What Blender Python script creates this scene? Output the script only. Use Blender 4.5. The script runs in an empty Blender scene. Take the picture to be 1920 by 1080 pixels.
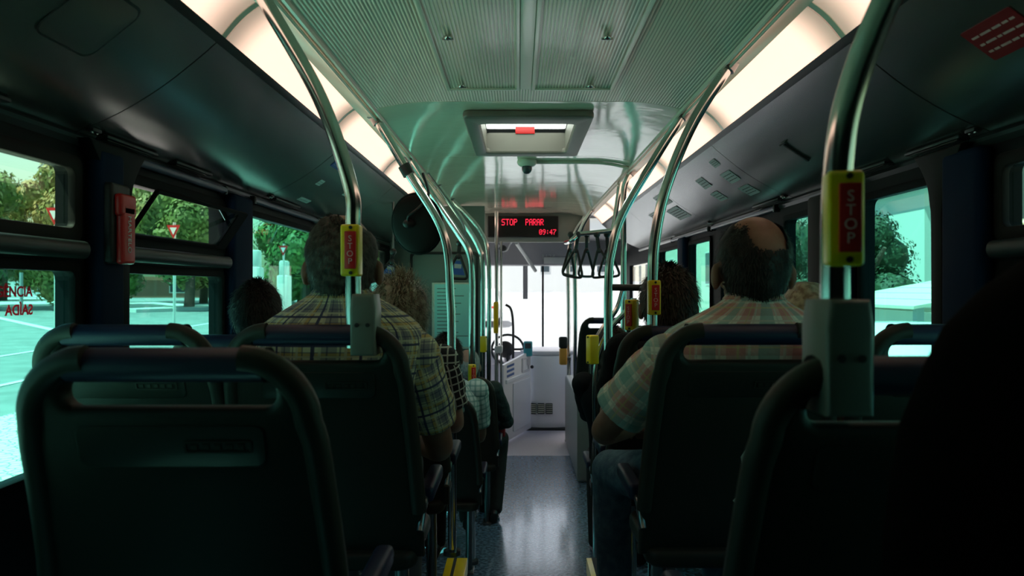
import bpy, bmesh, math, random
from math import sin, cos, pi, radians, sqrt, atan2
from mathutils import Vector, Matrix, noise

random.seed(7)
sc = bpy.context.scene
COL = sc.collection
CX, CZ, F = -0.04, 1.64, 1400.0      # eye position, focal length in px of the 1920 wide frame

# ---------------------------------------------------------------- camera
cam = bpy.data.cameras.new('camera')
cam.sensor_width = 36
cam.lens = 36 * F / 1920
cam.shift_x = -13 / 1920
cam.clip_start = 0.03
cam.clip_end = 400
cam.dof.use_dof = True
cam.dof.focus_distance = 3.2
cam.dof.aperture_fstop = 4.5
co = bpy.data.objects.new('camera', cam)
COL.objects.link(co)
co.location = (CX, 0, CZ)
co.rotation_euler = (radians(90), 0, 0)
sc.camera = co

# ---------------------------------------------------------------- world, sun, exposure
w = bpy.data.worlds.new('World'); sc.world = w; w.use_nodes = True
nt = w.node_tree; nt.nodes.clear()
sky = nt.nodes.new('ShaderNodeTexSky'); sky.sky_type = 'NISHITA'
sky.sun_disc = False; sky.sun_elevation = radians(52); sky.sun_rotation = radians(20)
sky.air_density = 1.3; sky.dust_density = 3.5; sky.ozone_density = 1.0
bg = nt.nodes.new('ShaderNodeBackground'); bg.inputs[1].default_value = 0.20
wo = nt.nodes.new('ShaderNodeOutputWorld')
nt.links.new(sky.outputs[0], bg.inputs[0]); nt.links.new(bg.outputs[0], wo.inputs[0])

sun = bpy.data.lights.new('sun', 'SUN'); sun.energy = 8.0; sun.angle = radians(0.6); sun.color = (1, .95, .86)
so = bpy.data.objects.new('sun', sun); COL.objects.link(so)
so.rotation_euler = Vector((0.52, 0.22, -1.2)).to_track_quat('-Z', 'Y').to_euler()

vs = sc.view_settings
sc.display_settings.display_device = 'sRGB'
vs.view_transform = 'Standard'; vs.look = 'None'; vs.exposure = 0.62; vs.gamma = 1.0
vs.use_curve_mapping = False

# ---------------------------------------------------------------- materials
M = {}
def setin(b, k, v):
    if k in b.inputs: b.inputs[k].default_value = v

def mat(name, col, rough=.5, metal=0., bump=None, var=None, spec=.5, coat=0., em=None, emstr=0.):
    """bump=(scale, strength, distance); var=(scale, second colour, low, high) mixes by noise"""
    m = bpy.data.materials.new(name); m.use_nodes = True
    t = m.node_tree; b = t.nodes['Principled BSDF']
    setin(b, 'Base Color', (*col, 1)); setin(b, 'Roughness', rough); setin(b, 'Metallic', metal)
    setin(b, 'Specular IOR Level', spec); setin(b, 'Coat Weight', coat); setin(b, 'Coat Roughness', .23 if name == 'cove' else .12); setin(b, 'Coat IOR', 3.2 if name == 'cove' else 1.5)
    if em: setin(b, 'Emission Color', (*em, 1)); setin(b, 'Emission Strength', emstr)
    tc = t.nodes.new('ShaderNodeTexCoord')
    if var:
        n = t.nodes.new('ShaderNodeTexNoise'); n.inputs['Scale'].default_value = var[0]; n.inputs['Detail'].default_value = 5
        r = t.nodes.new('ShaderNodeValToRGB'); r.color_ramp.elements[0].position = var[2]; r.color_ramp.elements[1].position = var[3]
        r.color_ramp.elements[0].color = (*col, 1); r.color_ramp.elements[1].color = (*var[1], 1)
        t.links.new(tc.outputs['Object'], n.inputs['Vector']); t.links.new(n.outputs[0], r.inputs[0]); t.links.new(r.outputs[0], b.inputs['Base Color'])
    if bump:
        n = t.nodes.new('ShaderNodeTexNoise'); n.inputs['Scale'].default_value = bump[0]; n.inputs['Detail'].default_value = 4
        u = t.nodes.new('ShaderNodeBump'); u.inputs['Strength'].default_value = bump[1]; u.inputs['Distance'].default_value = bump[2]
        t.links.new(tc.outputs['Object'], n.inputs['Vector']); t.links.new(n.outputs[0], u.inputs['Height']); t.links.new(u.outputs[0], b.inputs['Normal'])
    M[name] = m
    return m

def glass_mat(name, tint, refl=.06, rough=0.0):
    m = bpy.data.materials.new(name); m.use_nodes = True
    t = m.node_tree; t.nodes.clear()
    tr = t.nodes.new('ShaderNodeBsdfTransparent'); tr.inputs[0].default_value = (*tint, 1)
    gl = t.nodes.new('ShaderNodeBsdfGlossy'); gl.inputs['Roughness'].default_value = rough
    lw = t.nodes.new('ShaderNodeLayerWeight'); lw.inputs[0].default_value = .5
    pw = t.nodes.new('ShaderNodeMath'); pw.operation = 'POWER'; pw.inputs[1].default_value = 5
    fr = t.nodes.new('ShaderNodeMath'); fr.operation = 'MULTIPLY_ADD'; fr.inputs[1].default_value = .5; fr.inputs[2].default_value = .02
    t.links.new(lw.outputs['Facing'], pw.inputs[0]); t.links.new(pw.outputs[0], fr.inputs[0])
    mx = t.nodes.new('ShaderNodeMixShader'); o = t.nodes.new('ShaderNodeOutputMaterial')
    t.links.new(fr.outputs[0], mx.inputs[0]); t.links.new(tr.outputs[0], mx.inputs[1]); t.links.new(gl.outputs[0], mx.inputs[2]); t.links.new(mx.outputs[0], o.inputs[0])
    M[name] = m

glass_mat('side_glass', (.42, .83, .75))
glass_mat('hopper_glass', (.66, .84, .72))
glass_mat('clear_glass', (.93, .95, .97))
glass_mat('partition_glass', (.35, .8, .68))
mat('roof_white', (.80, .76, .58), .10, coat=.5, bump=(2.2, .35, .02))
mat('cove', (.034, .046, .038), .45, spec=.4, coat=1.0, bump=(260, .05, .001))
mat('cove_trim', (.015, .018, .018), .3)
mat('trim_light', (.74, .74, .60), .22)
mat('wall_dark', (.004, .006, .007), .6, spec=.12)
mat('wall_brown', (.012, .009, .008), .6, spec=.15)
mat('blue_pillar', (.003, .014, .040), .7, spec=.1, bump=(300, .2, .002))
mat('blind', (.07, .08, .13), .35)
mat('rubber', (.003, .004, .004), .7, spec=.12)
mat('rail_grey', (.022, .027, .027), .4, spec=.3)
mat('seat_shell', (.024, .021, .015), .5, spec=.25, bump=(500, .15, .001))
mat('seat_shell_edge', (.030, .026, .018), .5, spec=.3)
mat('seat_fabric', (.01, .02, .06), .9, bump=(400, .4, .002), var=(60, (.02, .05, .14), .4, .6))
mat('grip_blue', (.004, .007, .035), .5, bump=(350, .2, .001))
mat('steel', (.72, .72, .70), .16, 1.)
mat('steel_dark', (.25, .25, .25), .3, 1.)
mat('joint', (.03, .03, .03), .4)
mat('bracket_grey', (.17, .16, .13), .42, bump=(300, .1, .001))
mat('yellow', (.90, .60, .01), .3)
mat('red', (.58, .016, .016), .35)
mat('red_sticker', (.30, .01, .015), .4)
mat('letter_pink', (.75, .42, .40), .5)
mat('white_ink', (.75, .75, .75), .5)
mat('red_ink', (.55, .03, .05), .5)
_t = M['red_ink'].node_tree; _tl = _t.nodes.new('ShaderNodeBsdfTranslucent'); _tl.inputs[0].default_value = (.8, .03, .08, 1)
_mx = _t.nodes.new('ShaderNodeMixShader'); _mx.inputs[0].default_value = .6
_t.links.new(_t.nodes['Principled BSDF'].outputs[0], _mx.inputs[1]); _t.links.new(_tl.outputs[0], _mx.inputs[2]); _t.links.new(_mx.outputs[0], _t.nodes['Material Output'].inputs[0])
mat('sticker_grey', (.42, .45, .44), .45)
mat('blue_ink', (.03, .10, .35), .4)
mat('black', (.012, .012, .012), .5)
mat('mirror_black', (.010, .006, .005), .6, spec=.1)
mat('front_white', (.80, .80, .84), .35)
mat('front_white_door', (.70, .73, .80), .35)
mat('front_grey', (.26, .26, .28), .5)
mat('bulkhead', (.15, .20, .175), .45)
mat('header', (.25, .27, .24), .4)
mat('dash_grey', (.60, .60, .64), .5)
mat('paper', (.42, .88, .80), .5)
mat('orange', (.65, .30, .05), .4)
mat('teal', (.05, .35, .42), .35)
mat('led', (.0, .0, .0), .5, em=(1, .02, .06), emstr=1.5)
mat('display', (.012, .01, .01), .25)
mat('lens_red', (.6, .02, .02), .3)

# floor: speckled vinyl
def floor_mat():
    m = mat('floor_vinyl', (.10, .14, .19), .24, coat=.6)
    t = m.node_tree; b = t.nodes['Principled BSDF']
    tc = t.nodes.new('ShaderNodeTexCoord')
    v = t.nodes.new('ShaderNodeTexNoise'); v.inputs['Scale'].default_value = 48; v.inputs['Detail'].default_value = 3
    r = t.nodes.new('ShaderNodeValToRGB')
    r.color_ramp.elements[0].position = .42; r.color_ramp.elements[0].color = (.07, .12, .18, 1)
    r.color_ramp.elements[1].position = .62; r.color_ramp.elements[1].color = (.22, .33, .46, 1)
    t.links.new(tc.outputs['Object'], v.inputs['Vector']); t.links.new(v.outputs[0], r.inputs[0]); t.links.new(r.outputs[0], b.inputs['Base Color'])
    u = t.nodes.new('ShaderNodeBump'); u.inputs['Strength'].default_value = .6; u.inputs['Distance'].default_value = .003
    t.links.new(v.outputs[0], u.inputs['Height']); t.links.new(u.outputs[0], b.inputs['Normal'])
floor_mat()
mat('floor_front', (.55, .52, .58), .35, var=(90, (.65, .63, .70), .4, .6))

def rib_mat():
    m = mat('ribbed', (.40, .47, .40), .25, coat=.2)
    t = m.node_tree; b = t.nodes['Principled BSDF']
    tc = t.nodes.new('ShaderNodeTexCoord'); sp = t.nodes.new('ShaderNodeSeparateXYZ')
    mu = t.nodes.new('ShaderNodeMath'); mu.operation = 'MULTIPLY'; mu.inputs[1].default_value = 2 * pi / .0115
    si = t.nodes.new('ShaderNodeMath'); si.operation = 'SINE'
    r = t.nodes.new('ShaderNodeValToRGB')
    r.color_ramp.elements[0].position = .0; r.color_ramp.elements[0].color = (.37, .36, .26, 1)
    r.color_ramp.elements[1].position = .5; r.color_ramp.elements[1].color = (.86, .78, .60, 1)
    mr = t.nodes.new('ShaderNodeMath'); mr.operation = 'MULTIPLY_ADD'; mr.inputs[1].default_value = .5; mr.inputs[2].default_value = .5
    u = t.nodes.new('ShaderNodeBump'); u.inputs['Strength'].default_value = .8; u.inputs['Distance'].default_value = .0025
    t.links.new(tc.outputs['Object'], sp.inputs[0]); t.links.new(sp.outputs['X'], mu.inputs[0]); t.links.new(mu.outputs[0], si.inputs[0])
    t.links.new(si.outputs[0], mr.inputs[0]); t.links.new(mr.outputs[0], r.inputs[0]); t.links.new(r.outputs[0], b.inputs['Base Color'])
    t.links.new(mr.outputs[0], u.inputs['Height']); t.links.new(u.outputs[0], b.inputs['Normal'])
rib_mat()

def lamp_mat():
    """opal diffuser of a fluorescent fitting: the tube behind it ends short of the fitting's ends"""
    m = bpy.data.materials.new('lamp_diffuser'); m.use_nodes = True
    t = m.node_tree; b = t.nodes['Principled BSDF']
    setin(b, 'Base Color', (.75, .66, .56, 1)); setin(b, 'Roughness', .5)
    tc = t.nodes.new('ShaderNodeTexCoord'); sp = t.nodes.new('ShaderNodeSeparateXYZ')
    a = t.nodes.new('ShaderNodeMath'); a.operation = 'ABSOLUTE'
    r = t.nodes.new('ShaderNodeMapRange'); r.interpolation_type = 'SMOOTHSTEP'
    r.inputs['From Min'].default_value = .59; r.inputs['From Max'].default_value = .40
    r.inputs['To Min'].default_value = .22; r.inputs['To Max'].default_value = 1.0
    t.links.new(tc.outputs['Object'], sp.inputs[0]); t.links.new(sp.outputs['Y'], a.inputs[0]); t.links.new(a.outputs[0], r.inputs['Value'])
    t.links.new(r.outputs[0], b.inputs['Emission Strength']); setin(b, 'Emission Color', (1.0, .64, .49, 1))
    M['lamp_diffuser'] = m
lamp_mat()

def plaid(name, base, stripes, rough=.85):
    """stripes: (axis 0/1, period, width fraction, offset, colour, opacity) in metres of cloth (uv)"""
    m = bpy.data.materials.new(name); m.use_nodes = True
    t = m.node_tree; b = t.nodes['Principled BSDF']; setin(b, 'Roughness', rough); setin(b, 'Specular IOR Level', .2)
    uv = t.nodes.new('ShaderNodeUVMap'); uv.uv_map = 'UVMap'
    sp = t.nodes.new('ShaderNodeSeparateXYZ'); t.links.new(uv.outputs[0], sp.inputs[0])
    cur = None
    rgb = t.nodes.new('ShaderNodeRGB'); rgb.outputs[0].default_value = (*base, 1); cur = rgb.outputs[0]
    for ax, per, wd, off, col, op in stripes:
        d = t.nodes.new('ShaderNodeMath'); d.operation = 'MULTIPLY_ADD'; d.inputs[1].default_value = 1 / per; d.inputs[2].default_value = off + 50
        f = t.nodes.new('ShaderNodeMath'); f.operation = 'FRACT'
        l = t.nodes.new('ShaderNodeMath'); l.operation = 'LESS_THAN'; l.inputs[1].default_value = wd
        g = t.nodes.new('ShaderNodeMath'); g.operation = 'MULTIPLY'; g.inputs[1].default_value = op
        mx = t.nodes.new('ShaderNodeMix'); mx.data_type = 'RGBA'; mx.inputs[7].default_value = (*col, 1)
        t.links.new(sp.outputs[ax], d.inputs[0]); t.links.new(d.outputs[0], f.inputs[0]); t.links.new(f.outputs[0], l.inputs[0]); t.links.new(l.outputs[0], g.inputs[0])
        t.links.new(g.outputs[0], mx.inputs[0]); t.links.new(cur, mx.inputs[6]); cur = mx.outputs[2]
    t.links.new(cur, b.inputs['Base Color'])
    tc = t.nodes.new('ShaderNodeTexCoord'); n = t.nodes.new('ShaderNodeTexNoise'); n.inputs['Scale'].default_value = 14; n.inputs['Detail'].default_value = 3
    u = t.nodes.new('ShaderNodeBump'); u.inputs['Strength'].default_value = .6; u.inputs['Distance'].default_value = .02
    t.links.new(tc.outputs['Object'], n.inputs['Vector']); t.links.new(n.outputs[0], u.inputs['Height']); t.links.new(u.outputs[0], b.inputs['Normal'])
    M[name] = m
NV = (.05, .055, .12); OC = (.62, .42, .14); CR = (.62, .55, .38)
plaid('plaid_yellow', (.72, .64, .42), [
    (0, .080, .30, .0, (.14, .13, .19), .60), (1, .080, .30, .0, (.14, .13, .19), .60),
    (0, .080, .16, .55, (.60, .34, .08), .70), (1, .080, .16, .55, (.60, .34, .08), .70),
    (0, .020, .14, .60, NV, .65), (1, .020, .14, .60, NV, .65), (0, .040, .12, .1, CR, .8), (1, .040, .12, .1, CR, .8),
    (0, .080, .07, .20, NV, .95), (1, .080, .07, .20, NV, .95)])
plaid('plaid_pink', (.80, .74, .62), [
    (0, .11, .32, .0, (.62, .18, .16), .6), (1, .11, .32, .0, (.62, .18, .16), .6),
    (0, .11, .30, .5, (.16, .36, .32), .6), (1, .11, .30, .5, (.16, .36, .32), .6),
    (0, .055, .09, .3, (.65, .58, .48), .8), (1, .055, .09, .3, (.65, .58, .48), .8),
    (0, .11, .04, .82, (.60, .50, .22), .6), (1, .11, .04, .82, (.60, .50, .22), .6)])
plaid('gingham_green', (.55, .64, .60), [(0, .03, .35, 0, (.12, .28, .26), .6), (1, .03, .35, 0, (.12, .28, .26), .6)])
plaid('lattice_print', (.03, .03, .035), [(0, .028, .2, 0, (.6, .6, .55), .95), (1, .028, .2, 0, (.6, .6, .55), .95)])
mat('skin', (.29, .125, .078), .55, var=(18, (.22, .09, .055), .4, .65))
mat('skin_pale', (.45, .26, .19), .55, var=(18, (.38, .19, .14), .4, .65))
mat('jeans', (.05, .09, .13), .85, bump=(14, .6, .02), var=(30, (.10, .16, .20), .4, .65))
mat('trousers_dark', (.02, .022, .02), .85, bump=(14, .5, .02))
mat('jacket_dark', (.018, .035, .032), .75, bump=(16, .8, .03))
mat('hood_black', (.002, .002, .002), .95, spec=.03)
mat('cloth_black', (.008, .008, .009), .9, spec=.15, bump=(14, .6, .02))
mat('cloth_maroon', (.10, .02, .03), .9, bump=(14, .6, .02))
mat('cloth_grey', (.12, .13, .14), .9, bump=(14, .6, .02))
mat('cloth_white', (.5, .5, .48), .9, bump=(14, .6, .02))
mat('shoe', (.015, .013, .012), .4)
mat('hair_dark', (.012, .009, .008), .6, var=(40, (.026, .018, .014), .4, .6), spec=.3)
mat('hair_brown', (.035, .020, .013), .55, var=(40, (.07, .04, .024), .4, .6), spec=.3)
mat('hair_blond_grey', (.20, .15, .09), .5, var=(45, (.40, .34, .24), .4, .62))
mat('hair_blond', (.22, .14, .07), .5, var=(45, (.45, .34, .2), .4, .62))
mat('hair_grey', (.036, .025, .020), .6, var=(60, (.085, .068, .055), .4, .6), spec=.3)
mat('hair_white', (.5, .5, .48), .6, var=(60, (.3, .3, .3), .4, .6))
mat('cap', (.01, .03, .035), .25)
mat('eye', (.6, .6, .58), .2)
# outside
mat('asphalt', (.20, .21, .21), .9, var=(1.4, (.27, .28, .28), .35, .65), bump=(60, .3, .01))
mat('road_paint', (.80, .80, .78), .8)
mat('kerb', (.62, .62, .58), .85)
mat('trunk', (.10, .07, .05), .9, bump=(20, .8, .03))
mat('leaf_dark', (.02, .05, .018), .6)
mat('leaf', (.055, .15, .03), .6, var=(.7, (.14, .24, .05), .4, .62))
mat('leaf_yellow', (.16, .20, .045), .6, var=(.7, (.30, .20, .06), .4, .62))
mat('building_white', (.75, .73, .68), .8)
mat('building_cream', (.70, .66, .55), .8)
mat('post_grey', (.42, .46, .45), .8)  # plain grey of the bollards and shed posts
mat('brick', (.30, .15, .10), .9)
mat('window_dark', (.05, .07, .08), .15)
mat('roof_tile', (.40, .16, .09), .8)
mat('car_white', (.75, .76, .78), .25, coat=.6)
mat('car_blue', (.03, .18, .32), .25, coat=.6)
def cobble():
    m = mat('cobble', (.6, .6, .56), .85)
    t = m.node_tree; b = t.nodes['Principled BSDF']; tc = t.nodes.new('ShaderNodeTexCoord')
    v = t.nodes.new('ShaderNodeTexVoronoi'); v.feature = 'DISTANCE_TO_EDGE'; v.inputs['Scale'].default_value = 9
    r = t.nodes.new('ShaderNodeValToRGB'); r.color_ramp.elements[0].color = (.12, .12, .11, 1); r.color_ramp.elements[1].position = .09; r.color_ramp.elements[1].color = (.85, .84, .78, 1)
    t.links.new(tc.outputs['Object'], v.inputs['Vector']); t.links.new(v.outputs[0], r.inputs[0]); t.links.new(r.outputs[0], b.inputs['Base Color'])
cobble()

# ---------------------------------------------------------------- helpers
def W(px, py, d):
    """a point of the place at depth d that the eye sees at px, py"""
    return Vector((CX + (px - 973) * d / F, d, CZ + (540 - py) * d / F))

def link(name, me, m, parent=None, smooth=True):
    o = bpy.data.objects.new(name, me); COL.objects.link(o)
    if m is not None:
        for k in (m if isinstance(m, (list, tuple)) else [m]): me.materials.append(M[k])
    if parent is not None: o.parent = parent
    if smooth and len(me.polygons):
        me.shade_smooth()
        try: me.set_sharp_from_angle(angle=radians(40))
        except Exception: pass
    return o

def obj(name, bm, m, parent=None, smooth=True, loc=None):
    bmesh.ops.recalc_face_normals(bm, faces=bm.faces)
    if loc is not None:
        bmesh.ops.translate(bm, verts=bm.verts, vec=-Vector(loc))
    me = bpy.data.meshes.new(name); bm.to_mesh(me); bm.free()
    o = link(name, me, m, parent, smooth)
    if loc is not None: o.location = loc
    return o

def tag(o, label=None, cat=None, group=None, kind=None):
    if label: o['label'] = label
    if cat: o['category'] = cat
    if group: o['group'] = group
    if kind: o['kind'] = kind
    return o

def empty(name, loc, label=None, cat=None, group=None, kind=None):
    o = bpy.data.objects.new(name, None); COL.objects.link(o); o.location = loc; o.empty_display_size = .1
    return tag(o, label, cat, group, kind)

def struct(name, bm, m, parent=None, **k):
    o = obj(name, bm, m, parent, **k)
    if parent is None: o['kind'] = 'structure'
    return o

def copy_tree(o, parent=None):
    c = o.copy(); COL.objects.link(c)
    if parent is not None: c.parent = parent
    for ch in list(o.children):
        copy_tree(ch, c)
    return c

def B(): return bmesh.new()

def box(bm, lo, hi, bev=0, seg=2, mtx=None):
    lo = Vector(lo); hi = Vector(hi)
    r = bmesh.ops.create_cube(bm, size=1)
    vs_ = r['verts']; c = (lo + hi) / 2; s = hi - lo
    for v in vs_: v.co = Vector((v.co.x * s.x, v.co.y * s.y, v.co.z * s.z)) + c
    if bev:
        ed = list({e for v in vs_ for e in v.link_edges})
        rr = bmesh.ops.bevel(bm, geom=ed, offset=bev, segments=seg, affect='EDGES', profile=.5)
        vs_ = list({v for f in rr['faces'] for v in f.verts} | {v for v in vs_ if v.is_valid})
    if mtx is not None:
        for v in vs_: v.co = mtx @ v.co
    return vs_

def ell(bm, c, r, mtx=None, u=20, v=12):
    rr = bmesh.ops.create_uvsphere(bm, u_segments=u, v_segments=v, radius=1)
    for x in rr['verts']:
        p = Vector((x.co.x * r[0], x.co.y * r[1], x.co.z * r[2]))
        if mtx is not None: p = mtx @ p
        x.co = p + Vector(c)
    return rr['verts']

def smooth_path(pts, n=8):
    pts = [Vector(p) for p in pts]
    if len(pts) < 3: return pts
    P = [2 * pts[0] - pts[1]] + pts + [2 * pts[-1] - pts[-2]]
    out = []
    for i in range(1, len(P) - 2):
        a, b, c, d = P[i - 1:i + 3]
        for k in range(n):
            t = k / n
            out.append(.5 * ((2 * b) + (c - a) * t + (2 * a - 5 * b + 4 * c - d) * t * t + (3 * b - a - 3 * c + d) * t ** 3))
    out.append(pts[-1])
    return out

def tube(bm, pts, r, seg=14, n=8, cap=True, flat=None):
    """sweep a circle (or ellipse: flat=(a,b)) along a smoothed path; r number or list per control point"""
    ctrl = len(pts)
    path = smooth_path(pts, n) if ctrl > 2 else [Vector(p) for p in pts]
    N = len(path)
    if isinstance(r, (list, tuple)):
        rs = []
        for i in range(N):
            t = i / (N - 1) * (ctrl - 1); k = min(int(t), ctrl - 2); f = t - k
            rs.append(r[k] * (1 - f) + r[k + 1] * f)
    else: rs = [r] * N
    T0 = (path[1] - path[0]).normalized()
    ref = Vector((0, 1, 0)) if abs(T0.y) < .9 else Vector((1, 0, 0))
    nrm = (ref - T0 * ref.dot(T0)).normalized()
    rings = []
    for i in range(N):
        T = (path[min(i + 1, N - 1)] - path[max(i - 1, 0)]).normalized()
        nrm = (nrm - T * nrm.dot(T)).normalized(); bn = T.cross(nrm)
        ring = []
        for k in range(seg):
            a = 2 * pi * k / seg
            fa, fb = flat if flat else (1, 1)
            ring.append(bm.verts.new(path[i] + (nrm * cos(a) * fa + bn * sin(a) * fb) * rs[i]))
        rings.append(ring)
    for i in range(N - 1):
        for k in range(seg):
            bm.faces.new((rings[i][k], rings[i][(k + 1) % seg], rings[i + 1][(k + 1) % seg], rings[i + 1][k]))
    if cap:
        bm.faces.new(rings[0][::-1]); bm.faces.new(rings[-1])
    return rings

def rrect(x0, x1, z0, z1, r, n=5):
    """rounded rectangle, r one number or four (bl, br, tr, tl)"""
    if not isinstance(r, (list, tuple)): r = (r,) * 4
    out = []
    for (cx, cz, a0, rr) in ((x0 + r[0], z0 + r[0], pi, r[0]), (x1 - r[1], z0 + r[1], 1.5 * pi, r[1]), (x1 - r[2], z1 - r[2], 0, r[2]), (x0 + r[3], z1 - r[3], .5 * pi, r[3])):
        if rr <= 1e-6: out.append((cx, cz)); continue
        for k in range(n + 1):
            a = a0 + k / n * pi / 2
            out.append((cx + rr * cos(a), cz + rr * sin(a)))
    return out

def plate(bm, outer, holes, thick, to3, bev=0, seg=2):
    """flat plate with holes; to3(u, v, w) maps plate coords to space, w in 0..thick"""
    t = bmesh.new()
    es = []
    for loop in [outer] + list(holes):
        vv = [t.verts.new((u, v, 0)) for u, v in loop]
        for i in range(len(vv)): es.append(t.edges.new((vv[i], vv[(i + 1) % len(vv)])))
    bmesh.ops.triangle_fill(t, edges=es, use_beauty=True, use_dissolve=False)
    bmesh.ops.recalc_face_normals(t, faces=t.faces)
    ex = bmesh.ops.extrude_face_region(t, geom=list(t.faces))
    for g in ex['geom']:
        if isinstance(g, bmesh.types.BMVert): g.co.z = thick
    bmesh.ops.recalc_face_normals(t, faces=t.faces)
    if bev:
        ed = [e for e in t.edges if len(e.link_faces) == 2 and e.calc_face_angle(0) > .9 and abs(e.verts[0].co.z - e.verts[1].co.z) < 1e-6]
        bmesh.ops.bevel(t, geom=ed, offset=bev, segments=seg, affect='EDGES', profile=.5)
    mp = {}
    for v in t.verts: mp[v] = bm.verts.new(to3(v.co.x, v.co.y, v.co.z))
    for f in t.faces:
        try: bm.faces.new([mp[v] for v in f.verts])
        except ValueError: pass
    t.free()

def strip(bm, prof, y0, y1):
    """extrude an open xz profile along y"""
    a = [bm.verts.new((x, y0, z)) for x, z in prof]; b = [bm.verts.new((x, y1, z)) for x, z in prof]
    for i in range(len(prof) - 1): bm.faces.new((a[i], a[i + 1], b[i + 1], b[i]))

def slab(bm, prof, y0, y1, t=.012, side=1):
    """thick extruded open profile (normal offset)"""
    P = [Vector((x, z)) for x, z in prof]; Q = []
    for i, p in enumerate(P):
        d = (P[min(i + 1, len(P) - 1)] - P[max(i - 1, 0)]).normalized()
        Q.append(p + Vector((-d.y, d.x)) * t * side)
    loop = [(p.x, p.y) for p in P] + [(q.x, q.y) for q in Q[::-1]]
    a = [bm.verts.new((x, y0, z)) for x, z in loop]; b = [bm.verts.new((x, y1, z)) for x, z in loop]
    n = len(P)
    for i in range(len(loop)):
        j = (i + 1) % len(loop); bm.faces.new((a[i], a[j], b[j], b[i]))
    for i in range(n - 1):
        for L in (a, b): bm.faces.new((L[i], L[i + 1], L[2 * n - 2 - i], L[2 * n - 1 - i]))

def text(name, s, size, m, parent, mtx, extrude=.0006, bold=.0, led=False, align='CENTER', spacing=1.0, line=1.0):
    cu = bpy.data.curves.new(name, 'FONT'); cu.body = s; cu.size = size; cu.extrude = extrude; cu.offset = bold
    cu.align_x = align; cu.align_y = 'CENTER'; cu.space_character = spacing; cu.space_line = line; cu.resolution_u = 3
    o = bpy.data.objects.new(name + '_tmp', cu); COL.objects.link(o)
    dg = bpy.context.evaluated_depsgraph_get()
    me = bpy.data.meshes.new_from_object(o.evaluated_get(dg))
    bpy.data.objects.remove(o)
    me.materials.clear(); me.materials.append(M[m]); me.transform(mtx)
    t = bpy.data.objects.new(name, me); COL.objects.link(t)
    if parent is not None: t.parent = parent
    return t

def basis(origin, ux, uy):
    ux = Vector(ux).normalized(); uz = ux.cross(Vector(uy)).normalized(); uy = uz.cross(ux)
    m = Matrix.Identity(4)
    for i in range(3): m[i][0] = ux[i]; m[i][1] = uy[i]; m[i][2] = uz[i]; m[i][3] = origin[i]
    return m

# ================================================================ THE SETTING
CEIL = 2.44
Y0, Y1 = -0.7, 9.6                # rear wall, windscreen
XW = 1.25
FR = 7.3                          # where the front floor begins
# floor
bm = B()
box(bm, (-1.24, 3.36, -.12), (1.24, FR, 0))
struct('floor', bm, 'floor_vinyl', smooth=False)
bm = B(); box(bm, (-1.24, FR, -.12), (1.24, Y1, 0.001)); f2 = struct('floor_front', bm, 'floor_front', smooth=False)
bm = B()   # raised rear floor, with steps in the aisle
box(bm, (-1.24, Y0, -.12), (-.36, 3.34, .42)); box(bm, (.32, Y0, -.12), (1.24, 3.34, .42)); box(bm, (-.36, Y0, -.12), (.32, 2.50, .42)); box(bm, (-.36, 2.50, -.12), (.32, 2.85, .21)); box(bm, (-.36, 2.85, -.12), (.32, 3.36, 0))
struct('floor_rear', bm, 'floor_vinyl', smooth=False)
for i, (xa, xb, n) in enumerate(((-1.24, -.40, 'left'), (.36, 1.24, 'right'))):
    bm = B(); box(bm, (xa, Y0, .42), (xb, 3.28, .50), .01); struct('floor_podium_' + n, bm, 'floor_vinyl')
bm = B(); box(bm, (-.362, 2.75, .419), (-.27, 3.35, .43), .003); box(bm, (-.30, 2.75, .36), (-.27, 3.35, .42), .003)
st = tag(obj('step_nosing', bm, 'yellow'), 'yellow step edge strip at the left foot of the aisle poles', 'step edge', 'yellow step edges')
bm = B(); box(bm, (-.33, 2.9, .4301), (-.317, 3.349, .432)); obj('grip_strip', bm, 'rail_grey', st)
bm = B(); box(bm, (.262, 2.75, .419), (.42, 3.35, .43), .003); box(bm, (.262, 2.75, .36), (.29, 3.35, .42), .003)
st = tag(obj('step_nosing', bm, 'yellow'), 'yellow and grey step edge strip at the right of the aisle below the jeans', 'step edge', 'yellow step edges')
for x in (.285, .36):
    bm = B(); box(bm, (x, 2.8, .4301), (x + .03, 3.345, .432)); obj('grip_strip', bm, 'rail_grey', st)

# ceiling
def ceil_edges(b, y0, y1):
    for s in (-1, 1):
        slab(b, [(s * (.40 + .26 * k / 8), CEIL - .034 * (k / 8) ** 2) for k in range(9)], y0, y1, .012, s)
bm = B(); box(bm, (-.40, Y0, CEIL), (.40, 3.2, CEIL + .03)); ceil_edges(bm, Y0, 3.2); c = struct('ceiling', bm, 'ribbed', smooth=False)
def ceiling_piece(y0, y1, holes=()):
    b = B()
    ceil_edges(b, y0, y1); plate(b, [(-.40, y0), (.40, y0), (.40, y1), (-.40, y1)], holes, .012, lambda u, v, w_: Vector((u, v, CEIL + w_ + .0)))
    # the gap shows as a dark seam
    return struct('ceiling_panel', b, 'roof_white')
HY0, HY1, HX = 3.50, 4.27, .235
ceiling_piece(3.206, 4.53, [[(-HX, HY0), (HX, HY0), (HX, HY1), (-HX, HY1)]])
ceiling_piece(4.536, 5.74); ceiling_piece(5.746, 7.0); ceiling_piece(7.006, 8.0)
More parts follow.
